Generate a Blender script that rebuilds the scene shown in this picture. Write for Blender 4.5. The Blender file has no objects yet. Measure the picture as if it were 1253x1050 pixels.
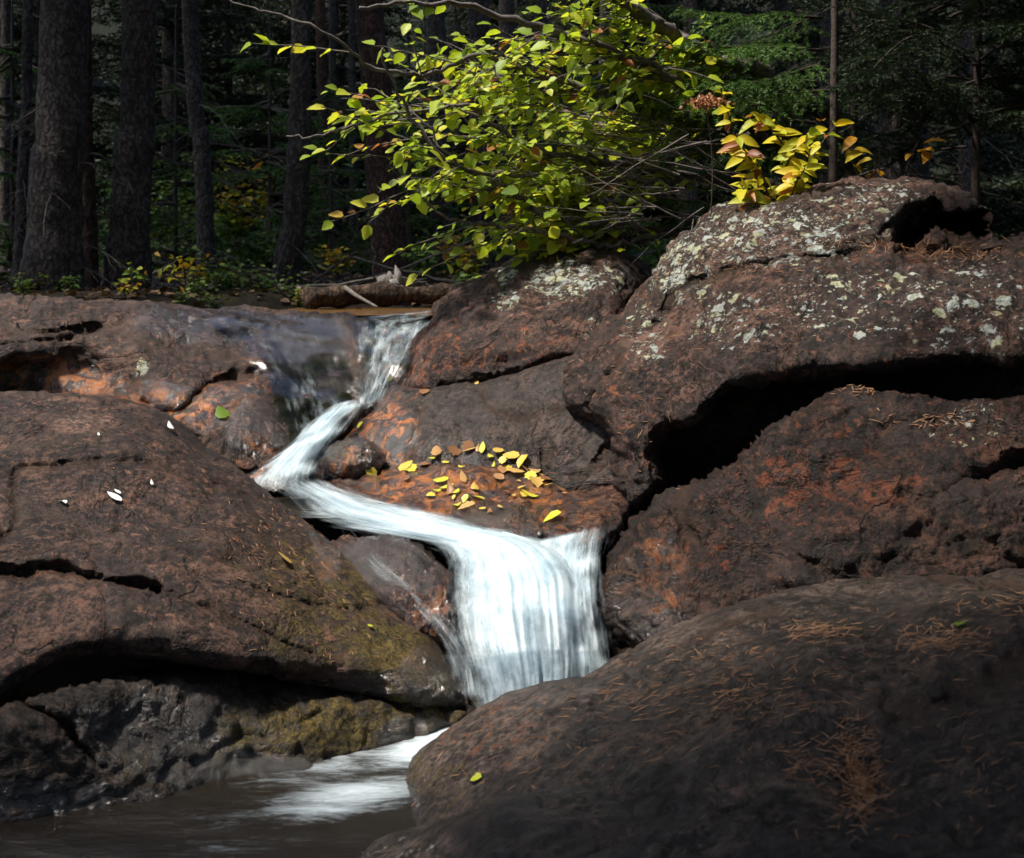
import bpy, math, random
import numpy as np
from mathutils import Vector, Matrix
from mathutils.bvhtree import BVHTree
from mathutils.geometry import delaunay_2d_cdt

SC = bpy.context.scene
COL = SC.collection
rng = np.random.default_rng(7)
random.seed(7)

# ------------------------------------------------------------------ camera
F, CX, HY, CZ = 1500.0, 626.5, 340.0, 0.95      # focal length in photo pixels, centre column, horizon row, eye height
cam = bpy.data.cameras.new('camera')
cam.sensor_width = 36.0
cam.lens = 36.0 * F / 1253.0
cam.shift_y = (HY - 525.0) / 1253.0
cam.clip_start, cam.clip_end = 0.05, 500
cam.dof.use_dof = True
cam.dof.focus_distance = 3.3
cam.dof.aperture_fstop = (cam.lens / 1000) / 0.006
co = bpy.data.objects.new('camera', cam); COL.objects.link(co)
co.location = (0, 0, CZ); co.rotation_euler = (math.pi / 2, 0, 0)
SC.camera = co

# ------------------------------------------------------------------ light
SUN_EL, SUN_AZ = math.radians(62), math.radians(254)      # azimuth clockwise from +Y
sdir = Vector((math.sin(SUN_AZ) * math.cos(SUN_EL), math.cos(SUN_AZ) * math.cos(SUN_EL), math.sin(SUN_EL)))
sun = bpy.data.lights.new('sun', 'SUN'); sun.energy = 3.9; sun.angle = math.radians(4); sun.color = (1, .93, .82)
so = bpy.data.objects.new('sun', sun); COL.objects.link(so)
so.rotation_euler = sdir.to_track_quat('Z', 'Y').to_euler(); so.location = sdir * 30
W = bpy.data.worlds.new('World'); SC.world = W; W.use_nodes = True
wn = W.node_tree; sky = wn.nodes.new('ShaderNodeTexSky'); sky.sky_type = 'NISHITA'; sky.sun_disc = False
sky.sun_elevation = SUN_EL; sky.sun_rotation = SUN_AZ; sky.dust_density = 2.0; sky.air_density = 1.0; sky.ozone_density = .6
wn.links.new(sky.outputs[0], wn.nodes['Background'].inputs[0]); wn.nodes['Background'].inputs[1].default_value = 0.12
SC.view_settings.view_transform = 'Standard'; SC.view_settings.look = 'None'
SC.view_settings.exposure = 1.02; SC.view_settings.gamma = 1
SC.render.engine = 'CYCLES'
SC.cycles.use_denoising = True; SC.cycles.max_bounces = 4; SC.cycles.diffuse_bounces = 2; SC.cycles.glossy_bounces = 2; SC.cycles.use_adaptive_sampling = True; SC.cycles.adaptive_threshold = .02
SC.cycles.transparent_max_bounces = 12; SC.cycles.transmission_bounces = 2; SC.cycles.caustics_reflective = False

# ------------------------------------------------------------------ helpers
def P(px, py, Y):
    return np.array([(px - CX) / F * Y, Y, CZ + (HY - py) / F * Y])
def Pv(a):
    a = np.asarray(a, float)
    return np.stack([(a[:, 0] - CX) / F * a[:, 2], a[:, 2], CZ + (HY - a[:, 1]) / F * a[:, 2]], 1)
def sm(a, b, x):
    t = np.clip((x - a) / (b - a), 0, 1); return t * t * (3 - 2 * t)
_g = np.random.default_rng(3); _GR = _g.normal(size=(256, 3)); _GR /= np.linalg.norm(_GR, axis=1)[:, None]
_PM = _g.permutation(256); _PM = np.concatenate([_PM, _PM, _PM])
def pnoise(p):
    p = np.asarray(p, float); i = np.floor(p).astype(int); f = p - i; i &= 255
    u = f * f * f * (f * (f * 6 - 15) + 10); r = 0
    for dx in (0, 1):
        for dy in (0, 1):
            for dz in (0, 1):
                h = _PM[_PM[_PM[(i[:, 0] + dx) & 255] + ((i[:, 1] + dy) & 255)] + ((i[:, 2] + dz) & 255)]
                d = f - np.array([dx, dy, dz])
                w = (u[:, 0] if dx else 1 - u[:, 0]) * (u[:, 1] if dy else 1 - u[:, 1]) * (u[:, 2] if dz else 1 - u[:, 2])
                r = r + w * np.einsum('ij,ij->i', _GR[h], d)
    return r * 1.5
def fbm(p, s, o=4, seed=0, gain=.5):
    p = np.asarray(p) * s + seed * 17.31; a, r = 1., 0.
    for _ in range(o):
        r = r + a * pnoise(p); p = p * 2.03 + 5.1; a *= gain
    return r
def cr(pts, n):
    """open Catmull-Rom through pts, n samples"""
    p = np.asarray(pts, float); p = np.vstack([2 * p[0] - p[1], p, 2 * p[-1] - p[-2]])
    t = np.linspace(0, len(p) - 3 - 1e-6, n); k = t.astype(int); f = (t - k)[:, None]
    a, b, c, d = p[k], p[k + 1], p[k + 2], p[k + 3]
    return .5 * (2 * b + (c - a) * f + (2 * a - 5 * b + 4 * c - d) * f ** 2 + (3 * b - a - 3 * c + d) * f ** 3)
def cr_closed(pts, step):
    p = np.asarray(pts, float); n = len(p); out = []
    for k in range(n):
        a, b, c, d = p[k - 1], p[k], p[(k + 1) % n], p[(k + 2) % n]
        m = max(1, int(np.linalg.norm(c - b) / step))
        for f in np.arange(m) / m:
            out.append(.5 * (2 * b + (c - a) * f + (2 * a - 5 * b + 4 * c - d) * f ** 2 + (3 * b - a - 3 * c + d) * f ** 3))
    return np.array(out)
def seg_dist(q, line, closed=False):
    a = np.asarray(line, float); b = np.roll(a, -1, 0) if closed else a[1:]
    if not closed: a = a[:-1]
    best = np.full(len(q), 1e9)
    for s, e in zip(a, b):
        d = e - s; t = np.clip(((q - s) @ d) / (d @ d + 1e-9), 0, 1)
        best = np.minimum(best, np.linalg.norm(q - s - t[:, None] * d, axis=1))
    return best
def inside(q, poly):
    x, y = q[:, 0], q[:, 1]; r = np.zeros(len(q), bool)
    for (x1, y1), (x2, y2) in zip(poly, np.roll(poly, -1, 0)):
        c = ((y1 > y) != (y2 > y)); r ^= c & (x < (x2 - x1) * (y - y1) / (y2 - y1 + 1e-12) + x1)
    return r
def tps(pts):
    p = np.asarray(pts, float); xy = p[:, :2] / 300.; v = 1 / p[:, 2]; n = len(p)
    r = np.linalg.norm(xy[:, None] - xy[None], axis=2); K = np.where(r > 0, r * r * np.log(r + 1e-12), 0) + np.eye(n) * .01
    A = np.zeros((n + 3, n + 3)); A[:n, :n] = K; A[:n, n] = 1; A[:n, n + 1:] = xy; A[n:, :n] = A[:n, n:].T
    w = np.linalg.solve(A, np.concatenate([v, np.zeros(3)]))
    def f(q):
        q = q / 300.; r = np.linalg.norm(q[:, None] - xy[None], axis=2)
        return 1 / (np.where(r > 0, r * r * np.log(r + 1e-12), 0) @ w[:n] + w[n] + q @ w[n + 1:])
    return f

def setprops(o, label=None, cat=None, group=None, kind=None):
    if label: o['label'] = label
    if cat: o['category'] = cat
    if group: o['group'] = group
    if kind: o['kind'] = kind
    return o
def mk(name, V, faces, mat, parent=None, attrs=None, uv=None, smooth=True, origin=None, **kw):
    """one mesh object; faces: list of (N,3)/(N,4) int arrays; V in world space"""
    V = np.asarray(V, float)
    faces = [np.asarray(f, int) for f in (faces if isinstance(faces, list) else [faces])]
    if origin is None:
        origin = np.array(parent.location) if parent is not None else np.array([V[:, 0].mean(), V[:, 1].mean(), V[:, 2].min()])
    me = bpy.data.meshes.new(name); n = len(V)
    me.vertices.add(n); me.vertices.foreach_set('co', (V - origin).astype(np.float32).ravel())
    tot = np.concatenate([np.full(len(f), f.shape[1]) for f in faces]); idx = np.concatenate([f.ravel() for f in faces])
    me.loops.add(len(idx)); me.loops.foreach_set('vertex_index', idx.astype(np.int32))
    me.polygons.add(len(tot)); me.polygons.foreach_set('loop_start', (np.cumsum(tot) - tot).astype(np.int32))
    me.polygons.foreach_set('loop_total', tot.astype(np.int32))
    me.polygons.foreach_set('use_smooth', np.full(len(tot), smooth))
    me.update(calc_edges=True); me.validate()
    for k, a in (attrs or {}).items():
        at = me.attributes.new(k, 'FLOAT', 'POINT'); at.data.foreach_set('value', np.asarray(a, np.float32))
    if uv is not None:
        l = me.uv_layers.new(name='UVMap'); l.data.foreach_set('uv', np.asarray(uv, np.float32)[idx].ravel())
    me.materials.append(mat)
    o = bpy.data.objects.new(name, me); COL.objects.link(o)
    if parent is not None: o.parent = parent
    else: o.location = origin
    return setprops(o, **kw)
def empty(name, loc, **kw):
    o = bpy.data.objects.new(name, None); COL.objects.link(o); o.location = Vector(loc); o.empty_display_size = .1
    return setprops(o, **kw)
class Bag:
    def __init__(s): s.V, s.T, s.Q, s.n, s.A = [], [], [], 0, []
    def add(s, V, T=None, Q=None, a=None):
        V = np.asarray(V, float); s.V.append(V)
        if T is not None and len(T): s.T.append(np.asarray(T) + s.n)
        if Q is not None and len(Q): s.Q.append(np.asarray(Q) + s.n)
        s.A.append(np.broadcast_to(np.asarray(0. if a is None else a, float), (len(V),))); s.n += len(V)
    def build(s, name, mat, parent=None, **kw):
        f = ([np.concatenate(s.T)] if s.T else []) + ([np.concatenate(s.Q)] if s.Q else [])
        return mk(name, np.concatenate(s.V), f, mat, parent, attrs={'tint': np.concatenate(s.A)}, **kw)
def tube(bag, pts, rad, n=8, wob=0, seed=0, a=None, cap=True):
    p = np.asarray(pts, float); m = len(p); r = np.broadcast_to(np.asarray(rad, float), (m,))
    t = np.gradient(p, axis=0); t /= np.linalg.norm(t, axis=1)[:, None] + 1e-12
    up = np.array([0, 0, 1.]) if abs(t[:, 2]).mean() < .8 else np.array([1., 0, 0])
    x = np.cross(t, up); x /= np.linalg.norm(x, axis=1)[:, None] + 1e-12; y = np.cross(x, t)
    th = np.linspace(0, 2 * math.pi, n, endpoint=False)
    ring = p[:, None] + r[:, None, None] * (np.cos(th)[None, :, None] * x[:, None] + np.sin(th)[None, :, None] * y[:, None])
    V = ring.reshape(-1, 3)
    if wob:
        d = V - np.repeat(p, n, 0); V = V + d * (wob * fbm(V, 6, 3, seed))[:, None]
    i = np.arange(m - 1)[:, None] * n; j = np.arange(n)[None]; j2 = (j + 1) % n
    Q = np.stack([i + j, i + j2, i + n + j2, i + n + j], 2).reshape(-1, 4)
    T = []
    if cap:
        V = np.vstack([V, p[0], p[-1]]); c0 = m * n
        T = np.vstack([np.stack([np.full(n, c0), np.roll(np.arange(n), -1), np.arange(n)], 1),
                       np.stack([np.full(n, c0 + 1), (m - 1) * n + np.arange(n), (m - 1) * n + np.roll(np.arange(n), -1)], 1)])
    bag.add(V, T if cap else None, Q, a)
def basis(fwd, up):
    """rows of rotation matrices with x = fwd, z ~ up"""
    x = fwd / (np.linalg.norm(fwd, axis=-1, keepdims=True) + 1e-12)
    y = np.cross(up, x); y /= np.linalg.norm(y, axis=-1, keepdims=True) + 1e-12
    return np.stack([x, y, np.cross(x, y)], -2)
def scatter(bag, tV, tF, loc, B, scale, a=None, quads=False):
    """copies of a template merged into one bag (leaves and needles of one crown)"""
    loc = np.asarray(loc); n, m = len(loc), len(tV); scale = np.broadcast_to(np.asarray(scale, float), (n,))
    V = np.einsum('mk,nkj->nmj', tV, B) * scale[:, None, None] + loc[:, None]
    Fc = (tF[None] + (np.arange(n) * m)[:, None, None]).reshape(-1, tF.shape[1])
    aa = None if a is None else np.repeat(np.broadcast_to(a, (n,)), m)
    bag.add(V.reshape(-1, 3), None if quads else Fc, Fc if quads else None, aa)

# ------------------------------------------------------------------ materials
class N:
    def __init__(s, name):
        s.m = bpy.data.materials.new(name); s.m.use_nodes = True; s.t = s.m.node_tree; s.t.nodes.clear()
        s.out = s.t.nodes.new('ShaderNodeOutputMaterial'); s._co = None
    def n(s, typ, **kw):
        x = s.t.nodes.new('ShaderNode' + typ)
        for k, v in kw.items(): setattr(x, k, v)
        return x
    def l(s, a, b): s.t.links.new(a, b)
    def put(s, sock, v):
        if isinstance(v, bpy.types.NodeSocket): s.l(v, sock)
        else: sock.default_value = v if not isinstance(v, tuple) or len(v) != 3 or sock.type != 'RGBA' else (*v, 1)
    def co(s, scale=(1, 1, 1), what='Object', rot=(0, 0, 0)):
        if s._co is None: s._co = s.n('TexCoord')
        if scale == (1, 1, 1) and rot == (0, 0, 0): return s._co.outputs[what]
        mp = s.n('Mapping'); s.l(s._co.outputs[what], mp.inputs[0]); mp.inputs['Scale'].default_value = scale; mp.inputs['Rotation'].default_value = rot
        return mp.outputs[0]
    def noise(s, vec, scale, detail=5, rough=.55, dist=0):
        x = s.n('TexNoise'); s.l(vec, x.inputs['Vector']); x.inputs['Scale'].default_value = scale
        x.inputs['Detail'].default_value = detail; x.inputs['Roughness'].default_value = rough; x.inputs['Distortion'].default_value = dist
        return x.outputs[0]
    def vor(s, vec, scale, feat='F1', out=0):
        x = s.n('TexVoronoi', feature=feat); s.l(vec, x.inputs['Vector']); x.inputs['Scale'].default_value = scale; return x.outputs[out]
    def math(s, op, a, b=0., c=None, clamp=False):
        x = s.n('Math', operation=op, use_clamp=clamp); s.put(x.inputs[0], a); s.put(x.inputs[1], b)
        if c is not None: s.put(x.inputs[2], c)
        return x.outputs[0]
    def ss(s, v, a, b, lo=0., hi=1.):
        x = s.n('MapRange', interpolation_type='SMOOTHSTEP'); s.put(x.inputs[0], v); s.put(x.inputs[1], a); s.put(x.inputs[2], b)
        s.put(x.inputs[3], lo); s.put(x.inputs[4], hi); return x.outputs[0]
    def ramp(s, v, stops):
        x = s.n('ValToRGB'); e = x.color_ramp.elements
        while len(e) < len(stops): e.new(.5)
        for k, (p, c) in zip(e, stops): k.position = p; k.color = (*c, 1)
        s.l(v, x.inputs[0]); return x.outputs[0]
    def mix(s, f, a, b, mode='MIX'):
        x = s.n('Mix', data_type='RGBA', blend_type=mode); s.put(x.inputs[0], f); s.put(x.inputs[6], a); s.put(x.inputs[7], b); return x.outputs[2]
    def attr(s, name):
        return s.n('Attribute', attribute_name=name).outputs['Fac']
    def bump(s, h, strength, dist, prev=None):
        x = s.n('Bump'); s.put(x.inputs['Height'], h); x.inputs['Strength'].default_value = strength; x.inputs['Distance'].default_value = dist
        if prev is not None: s.l(prev, x.inputs['Normal'])
        return x.outputs[0]
    def bsdf(s, col, rough=.8, normal=None, spec=.4, **kw):
        x = s.n('BsdfPrincipled'); s.put(x.inputs['Base Color'], col); s.put(x.inputs['Roughness'], rough)
        s.put(x.inputs['Specular IOR Level'], spec)
        if normal is not None: s.l(normal, x.inputs['Normal'])
        for k, v in kw.items(): s.put(x.inputs[k.replace('_', ' ')], v)
        return x.outputs[0]
    def done(s, sh): s.l(sh, s.out.inputs[0]); return s.m

def rock_material(name, dark, mid, light, rust=(.36, .105, .034), lich=(.42, .43, .27), lich2=(.41, .45, .43), rustlvl=.0, rough=.62, film=.7, bs=1.):
    m = N(name); c = m.co()
    big = m.noise(c, 4, 8, .66, 1.); med = m.noise(c, 14, 9, .72, .6); fine = m.noise(c, 62, 6, .72); grain = m.noise(c, 170, 4, .75)
    zone = m.ss(m.noise(c, 3.4, 6, .62, .8), .46, .58)          # flecked zones against smoother, darker skin
    col = m.ramp(m.math('ADD', m.math('MULTIPLY', big, .5), m.math('MULTIPLY', med, .5)), [(.40, dark), (.52, mid), (.64, light)])
    col = m.mix(m.math('MULTIPLY', m.ss(med, .53, .57, 0, .6), zone), col, light)
    col = m.mix(m.math('MULTIPLY', m.ss(fine, .52, .58, 0, .7), m.math('MULTIPLY_ADD', zone, .75, .25)), col, light)
    col = m.mix(m.ss(fine, .46, .39, 0, .8), col, tuple(x * .5 for x in dark))
    col = m.mix(m.math('MULTIPLY', m.ss(grain, .55, .65, 0, .4), m.math('MULTIPLY_ADD', zone, .6, .4)), col, tuple(min(1, x * 1.6 + .03) for x in light))
    col = m.mix(m.ss(grain, .44, .36, 0, .6), col, tuple(x * .3 for x in dark))
    # grey weathered skin in patches, dark blotches
    pat = m.noise(c, 5.5, 9, .72, 1.2)
    col = m.mix(m.ss(pat, .52, .56, 0, .75), col, m.mix(m.ss(fine, .42, .6), tuple(x * .5 for x in dark), tuple((x * 1.6 + sum(mid) / 3) * .33 for x in mid)))
    blo = m.noise(c, 22, 8, .7, .4); col = m.mix(m.ss(blo, .44, .40, 0, .8), col, tuple(x * .45 for x in dark))
    fk = m.noise(c, 34, 10, .76, .5); col = m.mix(m.math('MULTIPLY', m.ss(fk, .555, .61, 0, .75), m.ss(m.noise(c, 4.5, 4), .42, .58, .15, 1.)), col, m.mix(fine, tuple(x * .7 for x in light), tuple(min(1, x * a) for x, a in zip(light, (1.9, 1.5, 1.35)))))
    col = m.mix(m.math('MULTIPLY', m.attr('pale'), m.ss(med, .4, .6, .35, 1.)), col, m.mix(m.ss(fine, .4, .6), mid, tuple(min(1, x * 1.5 + .02) for x in light)))
    # rust
    ra = m.attr('rust'); rn = m.noise(c, 19, 9, .74, .9); rth = m.math('SUBTRACT', .69 - rustlvl, m.math('MULTIPLY', ra, .19))
    rm = m.ss(m.math('SUBTRACT', rn, rth), 0., .06, 0, .8); rm = m.math('MULTIPLY', rm, m.ss(fine, .36, .54, .25, 1.))
    rcol = m.mix(m.noise(c, 46, 5, .7), rust, tuple(x * .3 for x in rust))
    col = m.mix(rm, col, rcol)
    # moss / algae
    ma = m.attr('moss'); mn = m.noise(c, 30, 9, .74)
    mm = m.ss(m.math('ADD', mn, m.math('MULTIPLY', ma, .34)), .64, .82, 0, .85)
    col = m.mix(mm, col, m.mix(m.ss(m.noise(c, 110, 4, .7), .4, .6), (.020, .017, .005), (.13, .088, .016)))
    # lichen rosettes
    la = m.attr('lichen'); ln = m.noise(c, 30, 9, .72, .25); ln2 = m.noise(c, 10, 3, .5)
    lh = m.math('SUBTRACT', m.math('ADD', m.math('MULTIPLY', ln, .72), m.math('MULTIPLY', ln2, .28)), m.math('SUBTRACT', .70, m.math('MULTIPLY', la, .15)))
    lm = m.math('MULTIPLY', m.ss(lh, 0, .016, 0, .9), m.ss(la, .02, .15)); lcol = m.mix(m.ss(m.noise(c, 15, 2), .47, .58), lich, lich2)
    dv = m.n('VectorMath', operation='MULTIPLY_ADD'); dn_ = m.n('TexNoise'); dn_.inputs['Scale'].default_value = 55; dn_.inputs['Detail'].default_value = 6; dn_.inputs['Roughness'].default_value = .75; m.l(c, dn_.inputs['Vector'])
    m.l(dn_.outputs[1], dv.inputs[0]); dv.inputs[1].default_value = (.045, .045, .045); m.l(c, dv.inputs[2])
    for sc_, r0 in ((24, .52), (52, .5), (110, .45)):
        vn = m.n('TexVoronoi'); m.l(dv.outputs[0], vn.inputs['Vector']); vn.inputs['Scale'].default_value = sc_
        sp = m.n('SeparateColor'); m.l(vn.outputs[1], sp.inputs[0])
        rad = m.math('MULTIPLY', m.ss(m.math('MULTIPLY_ADD', la, .62, sp.outputs[0]), .95, 1.35), r0)
        k = m.math('MULTIPLY', m.ss(m.math('SUBTRACT', rad, vn.outputs[0]), 0, .06, 0, .92), m.ss(la, .02, .12))
        lcol = m.mix(m.math('MULTIPLY', k, m.math('GREATER_THAN', sp.outputs[1], .6)), lcol, lich2); lm = m.math('MAXIMUM', lm, k)
    lcol = m.mix(m.ss(fine, .52, .4, 0, .65), lcol, tuple(x * .35 for x in lich))
    col = m.mix(lm, col, lcol)
    # crack dirt
    col = m.mix(m.math('MULTIPLY', m.attr('crack'), .8), col, m.mix(m.noise(c, 70, 4), (.010, .007, .005), (.05, .022, .01)))
    # wet
    wa = m.attr('wet'); wm = m.ss(m.math('ADD', wa, m.math('MULTIPLY', m.math('SUBTRACT', med, .5), .7)), .3, .62)
    col = m.mix(m.math('MULTIPLY', wm, .6), col, m.mix(1., col, (.30, .26, .23), 'MULTIPLY'))
    col = m.mix(m.math('MULTIPLY', m.math('MULTIPLY', wm, m.ss(rn, .45, .6)), m.math('MULTIPLY', film, ra)), col, m.mix(fine, (.62, .21, .032), (.22, .062, .010)))
    ro = m.math('MULTIPLY_ADD', wm, -rough + .13, m.math('MULTIPLY_ADD', fine, .3, rough - .15))
    pits = m.ss(m.vor(c, 48), .0, .25); pm = m.ss(m.noise(c, 7, 3), .52, .66)
    h = m.math('ADD', m.math('MULTIPLY', med, 1.1), m.math('MULTIPLY', fine, .75))
    h = m.math('ADD', h, m.math('MULTIPLY', m.math('MULTIPLY', m.math('SUBTRACT', pits, 1.), pm), .4))
    h = m.math('ADD', h, m.math('MULTIPLY', m.vor(c, 21, 'SMOOTH_F1'), .35))
    h = m.math('ADD', h, m.math('MULTIPLY', lm, .06))
    hd = m.n('VectorMath', operation='MULTIPLY_ADD'); hn = m.n('TexNoise'); hn.inputs['Scale'].default_value = 7; hn.inputs['Detail'].default_value = 6; m.l(c, hn.inputs['Vector'])
    m.l(hn.outputs[1], hd.inputs[0]); hd.inputs[1].default_value = (.22, .22, .22); m.l(c, hd.inputs[2])
    hair = m.math('MULTIPLY', m.ss(m.vor(hd.outputs[0], 3.6, 'DISTANCE_TO_EDGE'), .016, .002), m.ss(big, .46, .56))
    col = m.mix(m.math('MULTIPLY', hair, .75), col, (.006, .004, .003)); h = m.math('SUBTRACT', h, m.math('MULTIPLY', hair, .5))
    h = m.math('MULTIPLY', h, m.math('MULTIPLY_ADD', zone, .6 * bs, .4 * bs))
    b = m.bump(h, 1., .030); b = m.bump(grain, .7, .005, b)
    cb = m.bump(fine, .8, .008, m.bump(h, .8, .022))
    return m.done(m.bsdf(col, ro, b, m.math('MULTIPLY_ADD', wm, .5, .28), Coat_Weight=m.math('MULTIPLY', wm, .42), Coat_Roughness=.11, Coat_Normal=cb))

def leaf_material(name, stops, trans=.45, rough=.45):
    m = N(name); a = m.attr('tint'); c = m.co()
    col = m.ramp(a, stops)
    col = m.mix(m.ss(m.noise(c, 55, 4), .56, .72, 0, .5), col, m.mix(1., col, (.75, .42, .25), 'MULTIPLY'))
    d = m.bsdf(col, rough, m.bump(m.noise(c, 160, 3), .25, .002), .35)
    t = m.n('BsdfTranslucent'); m.put(t.inputs[0], m.mix(1., col, (1.0, .95, .5), 'MULTIPLY'))
    x = m.n('MixShader'); x.inputs[0].default_value = trans; m.l(d, x.inputs[1]); m.l(t.outputs[0], x.inputs[2])
    return m.done(x.outputs[0])
def needle_material(name, a, b):
    m = N(name); t0 = m.attr('tint'); col = m.mix(t0, a, b); col = m.mix(m.ss(m.noise(m.co(), 2.2, 3), .4, .65, 0, .5), col, tuple(x * .5 for x in a))
    col = m.mix(m.math('GREATER_THAN', t0, 1.5), col, (.07, .055, .045))
    d = m.bsdf(col, .55, None, .3); t = m.n('BsdfTranslucent'); m.put(t.inputs[0], col)
    x = m.n('MixShader'); x.inputs[0].default_value = .25; m.l(d, x.inputs[1]); m.l(t.outputs[0], x.inputs[2])
    return m.done(x.outputs[0])
def bark_material(name, a, b, scale=1., ridge=1.):
    m = N(name); c = m.co((1, 1, .55)); c1 = m.co()
    wv = m.n('VectorMath', operation='MULTIPLY_ADD'); nz = m.n('TexNoise'); nz.inputs['Scale'].default_value = 22; nz.inputs['Detail'].default_value = 4; m.l(c1, nz.inputs['Vector'])
    m.l(nz.outputs[1], wv.inputs[0]); wv.inputs[1].default_value = (.05, .05, .05); m.l(c, wv.inputs[2])
    v = m.vor(wv.outputs[0], 46 * scale); n1 = m.noise(c, 34 * scale, 8, .74, .5); n2 = m.noise(c1, 5, 6, .65); n3 = m.noise(c1, 150, 4, .7)
    col = m.ramp(m.math('ADD', m.math('MULTIPLY', n1, .6), m.math('MULTIPLY', n2, .4)), [(.38, a), (.6, b)])
    col = m.mix(m.ss(v, .32, .6, 0, .7), col, tuple(x * .35 for x in a))
    col = m.mix(m.ss(n3, .55, .7, 0, .5), col, tuple(x * 1.7 for x in b))
    col = m.mix(m.ss(m.noise(c1, 21, 8, .7), .6, .7, 0, .5), col, (.10, .10, .09))
    col = m.mix(m.math('GREATER_THAN', m.attr('tint'), .5), col, m.mix(n1, (.06, .052, .045), (.15, .135, .12)))
    h = m.math('ADD', m.math('MULTIPLY', v, -.8), n1)
    return m.done(m.bsdf(col, .9, m.bump(h, .9, .02 * ridge, m.bump(n3, .5, .004)), .2))
def plain(name, a, b, scale=40, rough=.8, stretch=(1, 1, 1), bump=.004):
    m = N(name); n1 = m.noise(m.co(stretch), scale, 6, .65)
    return m.done(m.bsdf(m.ramp(n1, [(.35, a), (.65, b)]), rough, m.bump(n1, .8, bump), .3))

def silk_material(name, thin=False):
    """silky falling water: soft streaks run along v of the sheet, several sheets overlap"""
    m = N(name)
    wq = m.n('VectorMath', operation='MULTIPLY_ADD'); wt = m.n('TexNoise'); wt.inputs['Scale'].default_value = 3.; wt.inputs['Detail'].default_value = 3; m.l(m.co((1, 1, 1), 'UV'), wt.inputs['Vector'])
    m.l(wt.outputs[1], wq.inputs[0]); wq.inputs[1].default_value = (.10, .12, 0); m.l(m.co((1, 1, 1), 'UV'), wq.inputs[2])
    def mp(x, y):
        k = m.n('Mapping'); m.l(wq.outputs[0], k.inputs[0]); k.inputs['Scale'].default_value = (x, y, 1); return k.outputs[0]
    s1 = m.noise(mp(34, 1.1), 1.5, 6, .66); s2 = m.noise(mp(110, 1.6), 1.5, 4, .6); s3 = m.noise(mp(6, 2.4), 1.5, 4, .6); s4 = m.noise(mp(14, 9), 1.5, 5, .7)
    st = m.math('ADD', m.math('ADD', m.math('MULTIPLY', s1, .22), m.math('MULTIPLY', s2, .12)), m.math('ADD', m.math('MULTIPLY', s3, .56), m.math('MULTIPLY', s4, .1)))
    dn = m.attr('dens'); k = m.math('SUBTRACT', st, .5)
    al = m.ss(m.math('MULTIPLY_ADD', k, 2.6 if thin else 2.1, dn), .12, 1.25)
    foam = m.bsdf(m.mix(m.ss(st, .36, .62), (.44, .60, .70), (.78, .90, .96)), .7, m.bump(st, .12, .01), .15)  # blue tint of the foam stands in for cool skylight
    tr = m.n('BsdfTranslucent'); tr.inputs[0].default_value = (.66, .82, .92, 1); fx = m.n('MixShader'); fx.inputs[0].default_value = .35; m.l(foam, fx.inputs[1]); m.l(tr.outputs[0], fx.inputs[2])
    clear = m.n('BsdfTransparent'); gl = m.n('BsdfGlossy'); gl.inputs[1].default_value = .17 if thin else .3
    b2 = m.bump(st, .4, .015); m.l(b2, gl.inputs['Normal'])
    fr = m.n('Fresnel'); fr.inputs[0].default_value = 1.55; m.l(b2, fr.inputs['Normal'])
    a = m.n('MixShader'); m.l(m.math('MULTIPLY', fr.outputs[0], m.ss(dn, .004 if thin else .15, .035 if thin else .9)), a.inputs[0]); m.l(clear.outputs[0], a.inputs[1]); m.l(gl.outputs[0], a.inputs[2])
    x = m.n('MixShader'); m.l(m.math('MULTIPLY', al, .93), x.inputs[0]); m.l(a.outputs[0], x.inputs[1]); m.l(fx.outputs[0], x.inputs[2])
    return m.done(x.outputs[0])
def pool_material(name, deep, rough=.16, clearness=.5):
    m = N(name); c = m.co((1, 1, 1), 'UV')
    st = m.noise(m.co((5, 15, 1), 'UV', (0, 0, .3)), 1., 8, .7, 1.6); s2 = m.noise(m.co((18, 60, 1), 'UV', (0, 0, .3)), 1., 7, .7, 1.2)
    s = m.math('ADD', m.math('MULTIPLY', st, .6), m.math('MULTIPLY', s2, .4))
    dn = m.attr('dens'); fm = m.math('MULTIPLY', m.ss(m.math('MULTIPLY_ADD', m.math('SUBTRACT', s, .5), 2.2, dn), .25, 1.35), .9)
    col = m.mix(m.noise(c, 3, 3), deep, tuple(x * .45 for x in deep))
    w = m.bsdf(col, rough, m.bump(s, .45, .03), .5)
    f = m.bsdf((.60, .70, .76), .5, m.bump(s, .3, .02), .3)
    x = m.n('MixShader'); m.l(fm, x.inputs[0]); m.l(w, x.inputs[1]); m.l(f, x.inputs[2])
    return m.done(x.outputs[0])

M_FAR = rock_material('rock brown granite', (.010, .0064, .005), (.043, .0245, .0182), (.17, .093, .064), bs=.75)
M_RED = rock_material('rock red granite', (.006, .0036, .0028), (.020, .0108, .0078), (.095, .042, .026), rust=(.24, .062, .022), rustlvl=.0)
M_LICH = rock_material('rock lichened granite', (.009, .006, .0052), (.041, .0232, .0182), (.19, .102, .074), rustlvl=.01)
M_DARK = rock_material('rock dark granite', (.007, .0052, .0044), (.028, .0205, .0165), (.105, .074, .056), rough=.55, bs=.55)
M_SLAB = rock_material('rock smooth slab', (.014, .011, .010), (.042, .031, .027), (.115, .08, .066), rough=.45, bs=.6)
M_WET = rock_material('rock wet stained', (.014, .0085, .008), (.07, .036, .028), (.26, .13, .08), rustlvl=.05, film=1., rough=.4)
M_LOG = bark_material('log bark', (.030, .020, .014), (.15, .098, .068), .8, 1.3)
M_BARK = bark_material('spruce bark', (.045, .036, .031), (.13, .112, .10))
M_BARKR = bark_material('reddish bark', (.055, .032, .024), (.14, .085, .066))
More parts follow.
